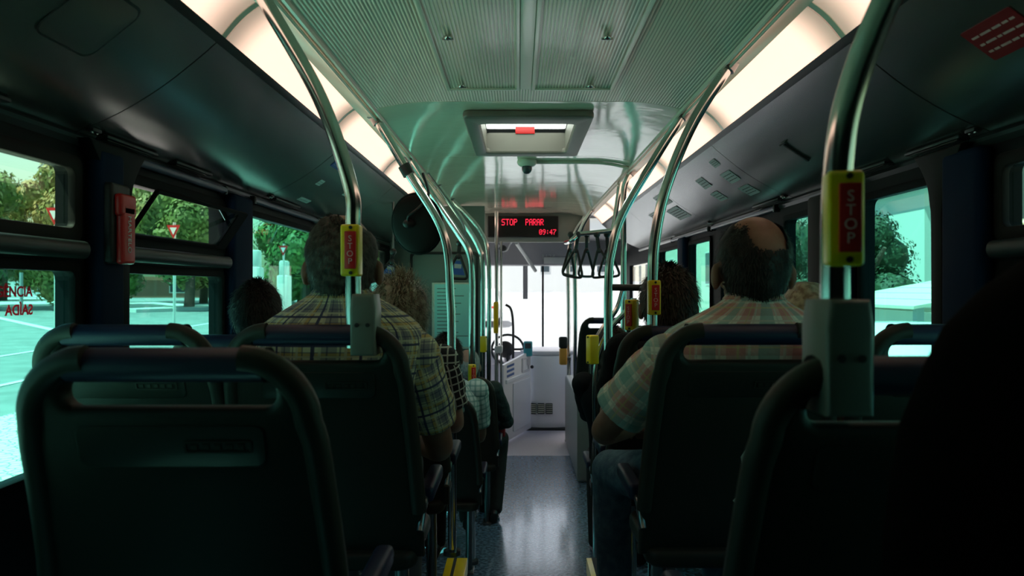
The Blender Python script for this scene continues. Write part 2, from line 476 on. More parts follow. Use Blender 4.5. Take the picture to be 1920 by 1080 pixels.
# roof shell above everything keeps the daylight out
bm = B()
plate(bm, [(-1.3, Y0), (1.3, Y0), (1.3, 9.0), (-1.3, 9.0)], [[(-HX - .01, HY0 - .01), (HX + .01, HY0 - .01), (HX + .01, HY1 + .01), (-HX - .01, HY1 + .01)]], .03, lambda u, v, w_: Vector((u, v, CEIL + .04 + w_)))
box(bm, (-1.33, Y0, 2.05), (-1.30, 9.3, CEIL + .07)); box(bm, (1.30, Y0, 2.05), (1.33, 9.3, CEIL + .07))
struct('roof', bm, 'wall_dark', smooth=False)
bm = B(); box(bm, (-1.3, Y0 - .05, -.12), (1.3, Y0, CEIL + .05)); struct('wall_back', bm, 'wall_dark', smooth=False)

# ribbed access panels with pale edge strips and turn knobs
for (x0, x1, side) in ((-.318, -.045, 'left'), (.018, .325, 'right')):
    r = empty('access_panel', ((x0 + x1) / 2, 1.6, CEIL), f'ribbed ceiling access panel with turn knobs, {"left" if side == "left" else "right"} of the middle ceiling strip', 'ceiling panel', 'ribbed access panels in the ceiling')
    cx_ = (x0 + x1) / 2
    bm = B(); box(bm, (x0 - cx_, -1.6, -.012), (x1 - cx_, 1.35, 0), .002); obj('panel', bm, 'ribbed', r)
    for (a, b_) in ((x0 - .008, x0 + .006), (x1 - .006, x1 + .008)):
        bm = B(); box(bm, (a - cx_, -1.6, -.018), (b_ - cx_, 1.36, 0), .002); obj('edge_strip', bm, 'trim_light', r)
    bm = B(); box(bm, (x0 - cx_, 1.345, -.018), (x1 - cx_, 1.36, 0), .002); obj('edge_strip', bm, 'trim_light', r)
    for (kx, ky) in ((-.262 if side == 'left' else .236, 2.33), (-.262 if side == 'left' else .236, 2.89)):
        bm = B(); ell(bm, (kx - cx_, ky - 1.6, -.018), (.012, .012, .009)); box(bm, (kx - cx_ - .018, ky - 1.603, -.026), (kx - cx_ + .018, ky - 1.597, -.018), .001)
        obj('turn_knob', bm, 'steel', r)
bm = B(); box(bm, (-.036, Y0, CEIL - .016), (.009, 2.95, CEIL), .003); struct('trim_1', bm, 'trim_light')

# edge mouldings, lights, cove panels on both sides
cove_prof = [(.853, 2.318), (.895, 2.280), (.94, 2.243), (.98, 2.211), (1.02, 2.182), (1.055, 2.159), (1.09, 2.138), (1.12, 2.121), (1.15, 2.106), (1.18, 2.092), (1.21, 2.080), (1.24, 2.068), (1.27, 2.056), (1.30, 2.045)]
for s, nm in ((-1, 'left'), (1, 'right')):
    bm = B(); P = [(s * .652, CEIL - .030), (s * .658, CEIL - .042), (s * .667, CEIL - .042), (s * .672, CEIL - .030), (s * .71, CEIL - .024), (s * .735, CEIL - .022), (s * .756, CEIL - .024)]
    slab(bm, P, Y0, 8.0, .008, s); struct('trim_2' if s < 0 else 'trim_3', bm, 'trim_light')
    bm = B(); tube(bm, [(s * .690, Y0, CEIL - .036), (s * .690, 7.9, CEIL - .036)], .006, 10)
    struct('trim_4' if s < 0 else 'trim_5', bm, 'trim_light')
    bm = B(); slab(bm, [(s * .846, 2.326), (s * .858, 2.312), (s * .864, 2.308)], Y0, 8.0, .012, s); struct('trim_6' if s < 0 else 'trim_7', bm, 'cove_trim')
    # fluorescent fittings
    y = -.35; k = 0
    names = ['behind the viewer', 'nearest along the', 'second from the rear along the', 'third from the rear along the', 'fourth from the rear along the', 'fifth from the rear along the', 'last before the display board along the']
    while y < 7.9:
        y1 = min(y + 1.19, 8.0)
        if k == 0: pass
        L = y1 - y; yc = (y + y1) / 2
        lo_ = (s * .800, yc, 2.35)
        r = empty('ceiling_light', lo_, f'long cream glowing light panel, {names[min(k, 6)]} {nm} ceiling edge', 'light', 'glowing light panels along the ceiling edges')
        if k > 0:
            bm = B(); n = 6; pr = []
            for i in range(n + 1):
                t = i / n; x = .755 + (.853 - .755) * t; z = 2.416 + (2.318 - 2.416) * t + .010 * sin(pi * t)
                pr.append((s * x - lo_[0], z - lo_[2]))
            slab(bm, pr, -L / 2 + .012, L / 2 - .012, .004, s); obj('diffuser', bm, 'lamp_diffuser', r)
            bm = B(); slab(bm, pr, L / 2 - .016, L / 2 + .014, .008, s); obj('end_joint', bm, 'trim_light', r)
        else: bpy.data.objects.remove(r)
        y += 1.2; k += 1
    # hinged cove panels
    segs = [(Y0, .55), (.556, 2.03), (2.036, 3.5), (3.506, 4.9), (4.906, 6.3), (6.306, 8.0)]
    for j, (a, b_) in enumerate(segs):
        bm = B(); slab(bm, [(s * x, z) for x, z in cove_prof], a, b_, .012, s)
        struct(f'trim_{10 + j + (10 if s > 0 else 0)}', bm, 'cove')
    # sill line of the cove: long groove moulding with small vents and latches
    bm = B(); slab(bm, [(s * 1.262, 2.062), (s * 1.246, 2.058), (s * 1.240, 2.045), (s * 1.248, 2.03)], Y0, 8.0, .006, s)
    struct('trim_8' if s < 0 else 'trim_9', bm, 'cove_trim')
    for (ya, yb, desc) in ((1.42, 1.72, 'beside the nearest pillar'), (2.12, 2.42, 'above the open hopper window'), (2.55, 2.85, 'further along above the hopper window'), (3.6, 4.0, 'above the tall fixed window')):
        if s > 0 and ya < 2: continue
        r = empty('air_vent', (s * 1.235, (ya + yb) / 2, 2.070), f'slim dark air vent set in the {nm} overhead panel, {desc}' if s < 0 else f'slim air vent low on the right overhead panel, {["", "by the big yellow bell push", "above the blue pillar", "above the balding man"][[1.42, 2.12, 2.55, 3.6].index(ya)]}', 'air vent', 'slim air vents at the foot of the overhead panels')
        bm = B(); box(bm, (-.028, -(yb - ya) / 2, -.004), (.028, (yb - ya) / 2, .006), .004); obj('frame', bm, 'black', r)
        bm = B()
        for q in range(3): box(bm, (-.02 + q * .015, -(yb - ya) / 2 + .02, -.007), (-.014 + q * .015, (yb - ya) / 2 - .02, -.003))
        obj('grille', bm, 'rail_grey', r)
    for yy in (2.03, 3.5, 4.9):
        r = empty('panel_latch', (s * 1.215, yy, 2.076), f'small shiny latch at the foot of the {nm} overhead panel seam, {["nearest", "middle", "far"][(2.03, 3.5, 4.9).index(yy)]} of three', 'latch', 'small latches at the panel seams')
        bm = B(); box(bm, (-.012, .01, -.006), (.012, .055, .004), .003); obj('plate', bm, 'black', r)
        bm = B(); ell(bm, (0, .02, -.008), (.006, .006, .005)); ell(bm, (0, .045, -.008), (.005, .005, .004)); obj('screw', bm, 'steel', r)

# window walls
ZS, ZL, ZT0, ZT1 = 1.172, 1.69, 1.795, 1.968
def opening(y0, y1, z0, z1, r=.03): return rrect(y0, y1, z0, z1, r, 4)
LW = [  # left windows: (y0, y1, kind)
    (.35, 2.02, 'hopper'), (2.24, 3.02, 'hopper_open'), (3.30, 4.50, 'fixed'), (4.66, 5.5, 'hopper'), (5.66, 6.7, 'hopper'), (7.3, 8.7, 'front')]
RW = [(.35, 1.98, 'hopper'), (2.27, 2.80, 'fixed'), (3.26, 3.60, 'fixed'), (3.88, 4.72, 'fixed'), (5.0, 5.62, 'fixed'), (5.9, 6.8, 'fixed'), (7.3, 8.7, 'front')]
wn = 1
for s, nm, WL in ((-1, 'left', LW), (1, 'right', RW)):
    holes = []
    for (a, b_, k) in WL:
        if 'hopper' in k: holes += [opening(a, b_, ZS, ZL), opening(a, b_, ZT0, ZT1, .02)]
        elif k == 'fixed': holes.append(opening(a, b_, ZS, ZT1))
        else: holes.append(opening(a, b_, .9, 1.9))
    bm = B()
    plate(bm, [(Y0, -.12), (9.4, -.12), (9.4, 2.085), (Y0, 2.085)], holes, .045, lambda u, v, w_: Vector((s * (XW + .0 + w_), u, v)))
    struct('wall_' + nm, bm, 'wall_dark', smooth=False)
    for (a, b_, k) in WL:
        r = empty(f'window_{wn}', (s * (XW + .02), (a + b_) / 2, ZS), kind='structure'); wn += 1
        yc = (a + b_) / 2; h = (b_ - a) / 2
        def pane(n_, z0, z1, m_, ya=-h, yb=h, xo=0):
            q = B(); box(q, (xo - .002, ya, z0 - ZS), (xo + .002, yb, z1 - ZS)); return obj(n_, q, m_, r, smooth=False)
        def frame(n_, z0, z1, wd=.022, dp=.035, m_='rubber'):
            dp = min(dp, .022); q = B(); plate(q, rrect(-h - wd, h + wd, z0 - ZS - wd, z1 - ZS + wd, .03, 4), [rrect(-h + .006, h - .006, z0 - ZS + .006, z1 - ZS - .006, .022, 4)], dp, lambda u, v, w_: Vector((-s * (.012 + w_), u, v)), .004, 2)
            return obj(n_, q, m_, r)
        if 'hopper' in k:
            pane('glass', ZS, ZL, 'side_glass'); frame('frame', ZS, ZL)
            if k == 'hopper':
                pane('glass', ZT0, ZT1, 'hopper_glass')
            frame('frame', ZT0, ZT1, .03, .045, 'wall_brown' if a < 1 else 'rubber')
            q = B(); tube(q, [(-s * .055, -h, (ZL + ZT0) / 2 - ZS), (-s * .055, h, (ZL + ZT0) / 2 - ZS)], .017, 12, flat=(1, 1.4)); obj('rail', q, 'rail_grey', r)
        elif k == 'fixed':
            pane('glass', ZS, ZT1, 'side_glass'); frame('frame', ZS, ZT1)
        else:
            pane('glass', .9, 1.9, 'clear_glass')
        if k == 'hopper_open':
            # bottom hinged vent leaf tipped into the cabin
            th = radians(34); H_ = ZT1 - ZT0
            def tip(u, v, w_): return Vector((-s * (.035 + v * sin(th) + w_ * cos(th)), u, ZT0 - ZS + .005 + v * cos(th) - w_ * sin(th)))
            q = B(); plate(q, rrect(-h + .02, h - .01, 0, H_, .012, 3), [rrect(-h + .034, h - .10, .014, H_ - .014, .006, 3)], .012, tip, .002, 1); obj('vent_leaf', q, 'rubber', r)
            q = B(); plate(q, [(-h + .034, .014), (h - .10, .014), (h - .10, H_ - .014), (-h + .034, H_ - .014)], [], .004, lambda u, v, w_: tip(u, v, w_ + .006)); obj('vent_glass', q, 'hopper_glass', r)
            q = B(); tube(q, [(-s * .03, h - .03, H_ + ZT0 - ZS - .01), (-s * .08, h - .09, ZT0 - ZS + .11)], .004, 8); obj('stay', q, 'steel', r)
# blue fabric pillars, dark rounded pillar covers
for (s, a, b_, m_) in ((-1, 2.075, 2.205, 'blue_pillar'), (-1, 3.05, 3.27, 'blue_pillar'), (-1, 4.53, 4.63, 'blue_pillar'), (1, 2.02, 2.20, 'blue_pillar'), (1, 2.84, 3.05, 'blue_pillar'), (1, 5.66, 5.86, 'blue_pillar'), (1, 3.06, 3.22, 'wall_brown')):
    bm = B(); box(bm, (min(s * 1.20, s * 1.252), a, .5), (max(s * 1.20, s * 1.252), b_, 2.03), .018, 3)
    struct('trim_30', bm, m_)
bm = B()  # curved light brown pillar on the right, flaring at its head
for i in range(2):
    pass
P = smooth_path([(2.20, .5), (2.20, 1.7), (2.20, 1.88), (2.165, 1.97), (2.10, 2.05)], 6); Q = smooth_path([(2.26, .5), (2.26, 1.7), (2.27, 1.9), (2.30, 1.98), (2.36, 2.05)], 6)
plate(bm, [(p.x, p.y) for p in P] + [(p.x, p.y) for p in Q[::-1]], [], .045, lambda u, v, w_: Vector((1.25 - w_, u, v)), .006, 2)
struct('trim_31', bm, 'wall_brown')
bm = B()
plate(bm, [(p.x - .1, p.y) for p in P] + [(p.x - .05, p.y) for p in Q[::-1]], [], .045, lambda u, v, w_: Vector((-1.25 + w_, u + .03, v)), .006, 2)
struct('trim_32', bm, 'wall_dark')
# upper wall rail strips beneath the coves and roller blind cassettes
for i, (s, a, b_, lab) in enumerate(((-1, 2.27, 3.02, 'blue grey roller blind tube above the open hopper window'), (-1, 3.35, 4.4, 'blue grey roller blind tube above the tall fixed window'), (1, 3.7, 4.9, 'pale roller blind tube beyond the balding man in pink plaid'), (1, 5.0, 6.2, 'pale roller blind tube above the front right windows'))):
    r = empty('roller_blind', (s * 1.232, (a + b_) / 2, 2.035), lab, 'blind', 'roller blind tubes above the windows')
    h = (b_ - a) / 2
    bm = B(); tube(bm, [(0, -h, 0), (0, h, 0)], .014, 14); obj('tube', bm, 'blind', r)
    for e in (-h, h):
        bm = B(); box(bm, (min(0, s * .018) - .012, e - .012, -.018), (max(0, s * .018) + .012, e + .012, .018), .004); obj('end_bracket', bm, 'black', r)

# lower right: double-leaf front and the wheel arch box
bm = B()
pr = [(.45, 6.28), (1.24, 6.28), (1.24, 7.92), (.45, 7.92)]
plate(bm, pr, [], .72, lambda u, v, w_: Vector((u, v, w_)), .03, 3)
wa = struct('trim_40', bm, 'header')

# ================================================================ FRONT END OF THE BUS
# header with the display
bm = B(); box(bm, (-.70, 8.0, 2.13), (.72, 8.05, CEIL), .008); struct('wall_header', bm, 'header')
bm = B(); box(bm, (-1.25, 7.0, 0), (-.36, 7.06, CEIL - .03), .005); bk = struct('wall_partition', bm, 'bulkhead')
bm = B(); plate(bm, rrect(-1.06, -.42, .35, 1.98, .04), [rrect(-1.035, -.445, .375, 1.955, .03)], .012, lambda u, v, w_: Vector((u, 7.0 - w_, v)), .002, 1); obj('panel_edge', bm, 'cove_trim', bk)
r = empty('notice_board', W(850, 590, 6.98), 'pale teal notice panel fixed to the wall behind the driver', 'notice')
bm = B(); box(bm, (-.20, -.010, -.32), (.20, .0, .30), .004); obj('frame', bm, 'trim_light', r)
bm = B(); box(bm, (-.175, -.014, -.30), (.185, -.009, .285)); obj('sheet', bm, 'paper', r)
bm = B()
for i in range(14):
    wd = random.uniform(.10, .33)
    box(bm, (-.15, -.0155, .24 - i * .034), (-.15 + wd, -.0138, .247 - i * .034))
obj('printed_lines', bm, 'bulkhead', r)

r = empty('display_board', W(982, 425, 7.985), 'black route display with glowing red dot letters above the driver area', 'display')
bm = B(); box(bm, (-.385, -.03, -.115), (.37, .012, .112), .008, 2); obj('housing', bm, 'black', r)
bm = B(); box(bm, (-.375, -.034, -.105), (.36, -.029, .102)); obj('screen', bm, 'display', r)
GL = {'S': '01111 10000 10000 01110 00001 00001 11110', 'T': '11111 00100 00100 00100 00100 00100 00100', 'O': '01110 10001 10001 10001 10001 10001 01110', 'P': '11110 10001 10001 11110 10000 10000 10000',
      'A': '01110 10001 10001 11111 10001 10001 10001', 'R': '11110 10001 10001 11110 10100 10010 10001', '0': '01110 10001 10011 10101 11001 10001 01110', '9': '01110 10001 10001 01111 00001 00010 01100', '4': '00010 00110 01010 10010 11111 00010 00010', '7': '11111 00001 00010 00100 01000 01000 01000', ':': '00000 00100 00100 00000 00100 00100 00000', '2': '01110 10001 00001 00110 01000 10000 11111'}
def dots(s, x0, z0, pw, ph):
    b = B()
    for i, ch in enumerate(s):
        if ch == ' ': continue
        for row, bits in enumerate(GL[ch].split()):
            for cc, bit in enumerate(bits):
                if bit == '1':
                    x = x0 + (i * 6 + cc) * pw; z = z0 - row * ph
                    box(b, (x, -.0385, z - ph * .38), (x + pw * .78, -.034, z + ph * .38))
    return b
obj('lit_letters', dots('STOP', -.235, .075, .0072, .0098), 'led', r, smooth=False)
obj('lit_letters', dots('PARAR', .02, .075, .0066, .0098), 'led', r, smooth=False)
obj('lit_digits', dots('09:47', .165, -.035, .0062, .0080), 'led', r, smooth=False)

# silver column beside the driver, rails and hardware
def thing_tube(name, paths, rad, m_, label, cat, group=None, origin=None):
    o_ = Vector(origin if origin else paths[0][0])
    bm_ = B()
    for p in paths: tube(bm_, [Vector(q) - o_ for q in p], rad, 16)
    o = obj(name, bm_, m_); o.location = o_
    return tag(o, label, cat, group)

r = empty('partition_post', (W(931, 540, 7.6).x, 7.6, 0), 'thick silver post at the edge of the driver cabin', 'post')
bm = B(); tube(bm, [(0, 0, 0), (0, 0, 2.42)], .02, 16); obj('post', bm, 'steel', r)
bm = B(); tube(bm, [(.045, .1, 0), (.045, .1, 2.12)], .012, 12); obj('inner_post', bm, 'steel', r)
bm = B(); box(bm, (-.02, -.03, .98), (.06, .14, 1.05), .01); obj('clamp', bm, 'front_white', r)
bm = B(); box(bm, (-.03, -.035, 1.18), (.02, .0, 1.50), .01); obj('yellow_cover', bm, 'yellow', r)

# white driver's door, and counter
r = empty('driver_door', (W(940, 760, 8.0).x, 8.0, 0), 'white slanted cabin door beside the driver seat', 'door')
p0 = Vector((W(938, 800, 7.75).x, 7.75, 0)); p1 = Vector((W(990, 800, 8.6).x, 8.6, 0))
du = (p1 - p0).normalized(); dn = Vector((du.y, -du.x, 0)); LEN = (p1 - p0).length
org = Vector(r.location)
def dd(u, v, w_): return p0 + du * u + dn * w_ + Vector((0, 0, v)) - org
bm = B(); plate(bm, [(0, .03), (LEN, .03), (LEN, .92), (0, .84)], [], .04, dd, .008, 2); obj('leaf', bm, 'front_white', r)
bm = B(); plate(bm, rrect(LEN * .30, LEN * .92, .10, .62, .02), [], .012, lambda u, v, w_: dd(u, v, w_ + .04), .003, 1); obj('inset_panel', bm, 'front_white_door', r)
bm = B(); plate(bm, [(LEN * .05, .64), (LEN * .85, .66), (LEN * .85, .70), (LEN * .05, .68)], [], .02, lambda u, v, w_: dd(u, v, w_ + .04), .003, 1); obj('ledge', bm, 'front_white_door', r)
bm = B(); plate(bm, rrect(LEN * .62, LEN * .9, .70, .86, .015), [rrect(LEN * .66, LEN * .86, .72, .84, .01)], .012, lambda u, v, w_: dd(u, v, w_ + .04)); obj('latch_frame', bm, 'dash_grey', r)
bm = B(); ell(bm, dd(LEN * .93, .74, .07), (.02, .02, .02)); obj('lock', bm, 'black', r)
bm = B()
for i in range(3): plate(bm, [(LEN * .1, .70 + i * .05), (LEN * .34, .71 + i * .05), (LEN * .34, .735 + i * .05), (LEN * .1, .725 + i * .05)], [], .003, lambda u, v, w_: dd(u, v, w_ + .041))
obj('notice_stickers', bm, 'blue_ink', r)

r = empty('front_counter', (W(1026, 780, 8.7).x, 8.75, 0), 'pale curved counter with a row of vents below the windscreen', 'counter')
bm = B()
out = []
for i in range(13):
    a = pi + pi * i / 12
    out.append((.30 * cos(a), .14 * sin(a) - .0))
out += [(.34, .5), (-.30, .5)]
plate(bm, out, [], .84, lambda u, v, w_: Vector((u, v, w_ + .02)), .015, 2); obj('body', bm, 'front_white', r)
bm = B(); plate(bm, [(x * 1.04, y * 1.08) for x, y in out], [], .05, lambda u, v, w_: Vector((u, v, w_ + .86)), .02, 3); obj('top', bm, 'dash_grey', r)
for i in range(3):
    x = -.21 + i * .095
    bm = B(); box(bm, (x, -.165, .19), (x + .078, -.06, .31), .004)
    v_ = obj('vent', bm, 'rail_grey', r)
    bm = B()
    for q in range(5): box(bm, (x + .004, -.169, .205 + q * .022), (x + .074, -.163, .212 + q * .022))
    obj('slat', bm, 'trim_light', v_)
bm = B(); box(bm, (-.32, -.17, 0), (.36, .5, .03), .005); obj('plinth', bm, 'rail_grey', r)

# dashboard on the driver side, steering wheel, ticket gear
bm = B(); box(bm, (-1.2, 9.0, 0), (-.22, 9.5, .78), .04, 3); box(bm, (-.95, 8.9, .72), (-.3, 9.3, .88), .05, 3)
tag(obj('dashboard', bm, 'dash_grey'), 'grey dashboard in front of the driver', 'dashboard')
r = empty('steering_wheel', W(952, 655, 8.85), 'large dark steering wheel seen past the cabin door', 'steering wheel')
bm = B(); m_ = Matrix.Rotation(radians(62), 3, 'X')
pts = [m_ @ Vector((.19 * cos(a), .19 * sin(a), 0)) for a in [2 * pi * i / 28 for i in range(29)]]
tube(bm, pts, .014, 10, n=1, cap=False); obj('rim', bm, 'rail_grey', r)
bm = B(); ell(bm, (-.03, 0, 0), (.10, .05, .10)); obj('hub', bm, 'black', r)
bm = B(); tube(bm, [m_ @ Vector((-.19, 0, 0)), m_ @ Vector((.19, 0, 0))], .014, 8); tube(bm, [m_ @ Vector((0, -.19, 0)), (0, 0, 0)], .014, 8); obj('spoke', bm, 'black', r)
bm = B(); tube(bm, [(0, 0, 0), (0, .18, -.12)], .03, 10); obj('column', bm, 'black', r)
tp = W(945, 575, 8.5)
thing_tube('microphone_arm', [[W(962, 672, 8.5), W(962, 610, 8.5), W(958, 580, 8.5), W(948, 571, 8.5)]], .014, 'black', 'black curved gooseneck arm standing behind the cabin door', 'arm')
r = empty('ticket_machine', W(990, 668, 8.45), 'small teal ticket machine at the counter edge', 'ticket machine')
bm = B(); box(bm, (-.05, -.03, 0), (.05, .05, .17), .015, 3); obj('body', bm, 'teal', r)
bm = B(); box(bm, (-.035, -.034, .09), (.035, -.029, .15), .002); obj('screen', bm, 'window_dark', r)
bm = B(); box(bm, (-.03, -.02, -.1), (.03, .03, 0), .004); obj('foot', bm, 'dash_grey', r)
r = empty('ticket_validator', W(1056, 680, 7.75), 'orange ticket validator with a dark head on the front right pole', 'validator')
bm = B(); box(bm, (-.04, -.05, -.02), (.04, .04, .15), .015, 3); obj('body', bm, 'orange', r)
bm = B(); box(bm, (-.045, -.05, .15), (.045, .04, .27), .02, 3); obj('head', bm, 'rail_grey', r)
bm = B(); box(bm, (.03, -.01, .02), (.08, .02, .06), .004); obj('bracket', bm, 'steel_dark', r)

# windscreen
r = empty('window_windscreen', (0, Y1 - .05, .95), kind='structure')
bm = B(); box(bm, (-1.22, 0, -.1), (1.22, .006, 1.1)); obj('glass', bm, 'clear_glass', r, smooth=False)
bm = B(); box(bm, (-1.25, -.03, -1.1), (1.25, .04, -.12), .01); obj('lower_panel', bm, 'dash_grey', r)
bm = B(); box(bm, (W(985, 500, 9.5).x - .03, -.05, .55), (W(985, 500, 9.5).x + .03, .0, 1.3), .005); obj('frame', bm, 'front_grey', r)
bm = B(); box(bm, (W(1018, 500, 9.5).x - .012, -.03, -.1), (W(1018, 500, 9.5).x + .012, .0, 1.15), .004); obj('divider', bm, 'rubber', r)
bm = B(); box(bm, (-1.25, 8.05, 2.22), (1.25, 9.6, 2.26)); box(bm, (-1.25, 9.2, 1.92), (1.25, 9.56, 2.24), .02); struct('ceiling_front', bm, 'front_grey', smooth=False)
bm = B(); box(bm, (W(1020, 490, 9.15).x, 9.18, 1.94), (W(1060, 490, 9.15).x, 9.20, 2.02), .004)
tag(obj('sun_visor', bm, 'sticker_grey'), 'pale folded sun visor above the windscreen', 'visor')
text('visor_text', '1124', .085, 'sticker_grey', None, basis(W(1028, 482, 9.19), (1, 0, 0), (0, 0, 1)))
tag(bpy.data.objects['visor_text'], 'faint fleet number on the grey panel above the windscreen', 'number')
bpy.data.objects['visor_text'].name = 'fleet_number'
thing_tube('wiper_arm', [[W(968, 455, 8.3), W(984, 478, 8.9), W(1004, 508, 9.12)]], .022, 'sticker_grey', 'pale slanted support arm running down to the windscreen', 'arm')
r = empty('door_chain', W(934, 462, 8.1), 'small dark camera under the header with a white curved cable', 'camera')
bm = B(); ell(bm, (.05, 0, -.02), (.045, .04, .035)); obj('body', bm, 'black', r)
bm = B(); tube(bm, [(0, 0, .02), (.03, 0, -.045), (.09, 0, -.045), (.12, 0, .01), (.15, 0, .05)], .009, 8); obj('cable', bm, 'front_white', r)
r.name = 'security_camera'

# ceiling hatch
r = empty('roof_hatch', (0, (HY0 + HY1) / 2, CEIL), 'square grey roof hatch with a bright opening in the ceiling', 'roof hatch')
yc = (HY0 + HY1) / 2
bm = B(); plate(bm, rrect(-.295, .30, -.54, .485, .04), [rrect(-HX + .01, HX - .01, HY0 - yc + .01, HY1 - yc - .01, .03)], .032, lambda u, v, w_: Vector((u, v, -w_)), .010, 3); obj('frame', bm, 'bracket_grey', r)
bm = B()
for (a, b_) in (((-HX, HY0 - yc - .02), (-HX + .012, HY1 - yc)), ((HX - .012, HY0 - yc - .02), (HX, HY1 - yc)), ((-HX, HY1 - yc - .012), (HX, HY1 - yc)), ((-HX, HY0 - yc), (HX, HY0 - yc + .012))):
    box(bm, (a[0], a[1], -.02), (b_[0], b_[1], .085))
obj('shaft', bm, 'bracket_grey', r)
bm = B()
plate(bm, rrect(-HX - .02, HX + .02, HY0 - yc - .02, HY1 - yc + .02, .03), [rrect(-HX + .012, HX - .012, HY0 - yc + .012, HY1 - yc - .012, .02)], .022, lambda u, v, w_: Vector((u, v, .085 + w_))); obj('seal', bm, 'rubber', r)
m = bpy.data.materials.new('opal'); m.use_nodes = True; t = m.node_tree; t.nodes.clear()
a1 = t.nodes.new('ShaderNodeBsdfTranslucent'); a1.inputs[0].default_value = (.62, .72, .66, 1); a2 = t.nodes.new('ShaderNodeOutputMaterial'); t.links.new(a1.outputs[0], a2.inputs[0]); M['opal'] = m
bm = B()
n = 10; G = []
for i in range(n + 1):
    row = []
    for j in range(n + 1):
        u = -1 + 2 * i / n; v = -1 + 2 * j / n
        row.append(bm.verts.new((u * (HX + .02), v * (.385 + .02), .106 + .075 * (1 - u ** 4) * (1 - v ** 4))))
    G.append(row)
for i in range(n):
    for j in range(n): bm.faces.new((G[i][j], G[i + 1][j], G[i + 1][j + 1], G[i][j + 1]))
obj('lid', bm, 'opal', r)
bm = B(); box(bm, (-.06, HY1 - yc - .02, .078), (.05, HY1 - yc - .0125, .118), .002); obj('emergency_label', bm, 'red', r)

# camera dome + conduit
r = empty('dome_camera', (W(988, 300, 4.66).x, 4.66, CEIL), 'round ceiling camera dome just beyond the hatch', 'camera')
bm = B(); ell(bm, (0, 0, -.015), (.062, .062, .036)); obj('base', bm, 'trim_light', r)
bm = B(); ell(bm, (.0, -.01, -.055), (.032, .032, .036)); obj('lens', bm, 'window_dark', r)
thing_tube('cable_conduit', [[(.06, 4.70, CEIL - .010), (.40, 4.70, CEIL - .010), (.52, 4.70, CEIL - .018), (.60, 4.70, CEIL - .032), (.65, 4.70, CEIL - .044)]], .010, 'trim_light', 'thin pale conduit crossing the ceiling from the camera dome', 'conduit')

# ================================================================ SEATS
def sy(z):   # lean of the back: y of the rear face at height z
    t = (1.05 - z)
    return .03 * (1 - cos(min(t, .3) / .3 * pi / 2)) + .20 * t
def make_seat(label):
    r = empty('bus_seat', (0, 0, 0), label, 'seat', 'bus seats')
    T = .048
    n = 8; out = []
    for k in range(7):
        a = -pi / 2 * 0 + pi * 0
    def hw(z): return .222 + .03 * min(1, (1.0 - z) / .45)
    # outer outline from bottom left, clockwise up and over
    left = [(-hw(z), z) for z in (.42, .55, .70, .82)]
    arc = [(-.222 + .10 - .10 * cos(a), .945 + .10 * sin(a)) for a in [i / 7 * pi / 2 for i in range(8)]]
    left += [( -hw(.9), .90)] + arc
    right = [(-x, z) for x, z in left[::-1]]
    outl = left + right
    slot = rrect(-.160, .165, .958, 1.000, .019, 4)
    bm = B(); plate(bm, outl, [slot], T, lambda u, v, w_: Vector((u, sy(v) + w_ * (1.0), v)), .017, 3)
    sh = obj('backrest', bm, 'seat_shell', r)
    # soft side beads: the tubular frame showing round the shell
    bm = B(); tube(bm, [(x * .955, sy(z) + .012, z - (.012 if z > .93 else 0)) for x, z in left[1:]] , .0215, 10, n=2)
    tube(bm, [(-x * .955, sy(z) + .012, z - (.012 if z > .93 else 0)) for x, z in left[1:]], .0215, 10, n=2)
    obj('backrest_frame', bm, 'seat_shell_edge', r)
    bm = B(); tube(bm, [(-.150, sy(1.02) + .022, 1.023), (.150, sy(1.02) + .022, 1.023)], .0265, 16, flat=(1.15, 1.0))
    obj('grip', bm, 'grip_blue', r)
    for x in (-.1525, .1525):
        bm = B(); tube(bm, [(x - .003, sy(1.02) + .022, 1.023), (x + .003, sy(1.02) + .022, 1.023)], .0275, 16, flat=(1.15, 1.0)); obj('grip_collar', bm, 'rubber', r)
    # recessed service panel with embossed maker's plate
    bm = B(); plate(bm, rrect(-.145, .145, .862, .930, .015, 4), [], .004, lambda u, v, w_: Vector((u, sy(v) - .002 + w_, v)), .0015, 1); obj('rear_panel', bm, 'seat_shell', r)
    bm = B(); plate(bm, rrect(.02, .125, .885, .905, .004, 3), [rrect(.024, .121, .888, .902, .003, 3)], .003, lambda u, v, w_: Vector((u, sy(v) - .004 + w_, v)))
    for q in range(5): plate(bm, [(.03 + q * .018, .891), (.041 + q * .018, .891), (.041 + q * .018, .899), (.03 + q * .018, .899)], [], .003, lambda u, v, w_: Vector((u, sy(v) - .004 + w_, v)))
    obj('embossed_plate', bm, 'seat_shell_edge', r)
    # front upholstery
    bm = B(); plate(bm, rrect(-.19, .19, .47, .94, .05, 4), [], .035, lambda u, v, w_: Vector((u * (1 + .0), sy(v) + T - .006 + w_, v)), .014, 3); obj('back_cushion', bm, 'seat_fabric', r)
    # seat pan and cushion
    bm = B(); plate(bm, rrect(-.235, .235, .12, .54, (.05, .05, .09, .09), 5), [], .05, lambda u, v, w_: Vector((u, v, .395 + w_)), .018, 3); obj('seat_pan', bm, 'seat_shell', r)
    bm = B(); plate(bm, rrect(-.215, .215, .17, .525, (.03, .03, .08, .08), 5), [], .045, lambda u, v, w_: Vector((u, v, .438 + w_ - .1 * (v - .35) * .2)), .018, 3); obj('cushion', bm, 'seat_fabric', r)
    # pedestal
    for x in (-.17, .17):
        bm = B(); tube(bm, [(x, .30, .40), (x, .32, .2), (x, .30, .012)], .02, 10, n=4); box(bm, (x - .03, .24, 0), (x + .03, .36, .014), .004); obj('leg', bm, 'steel_dark', r)
    return r

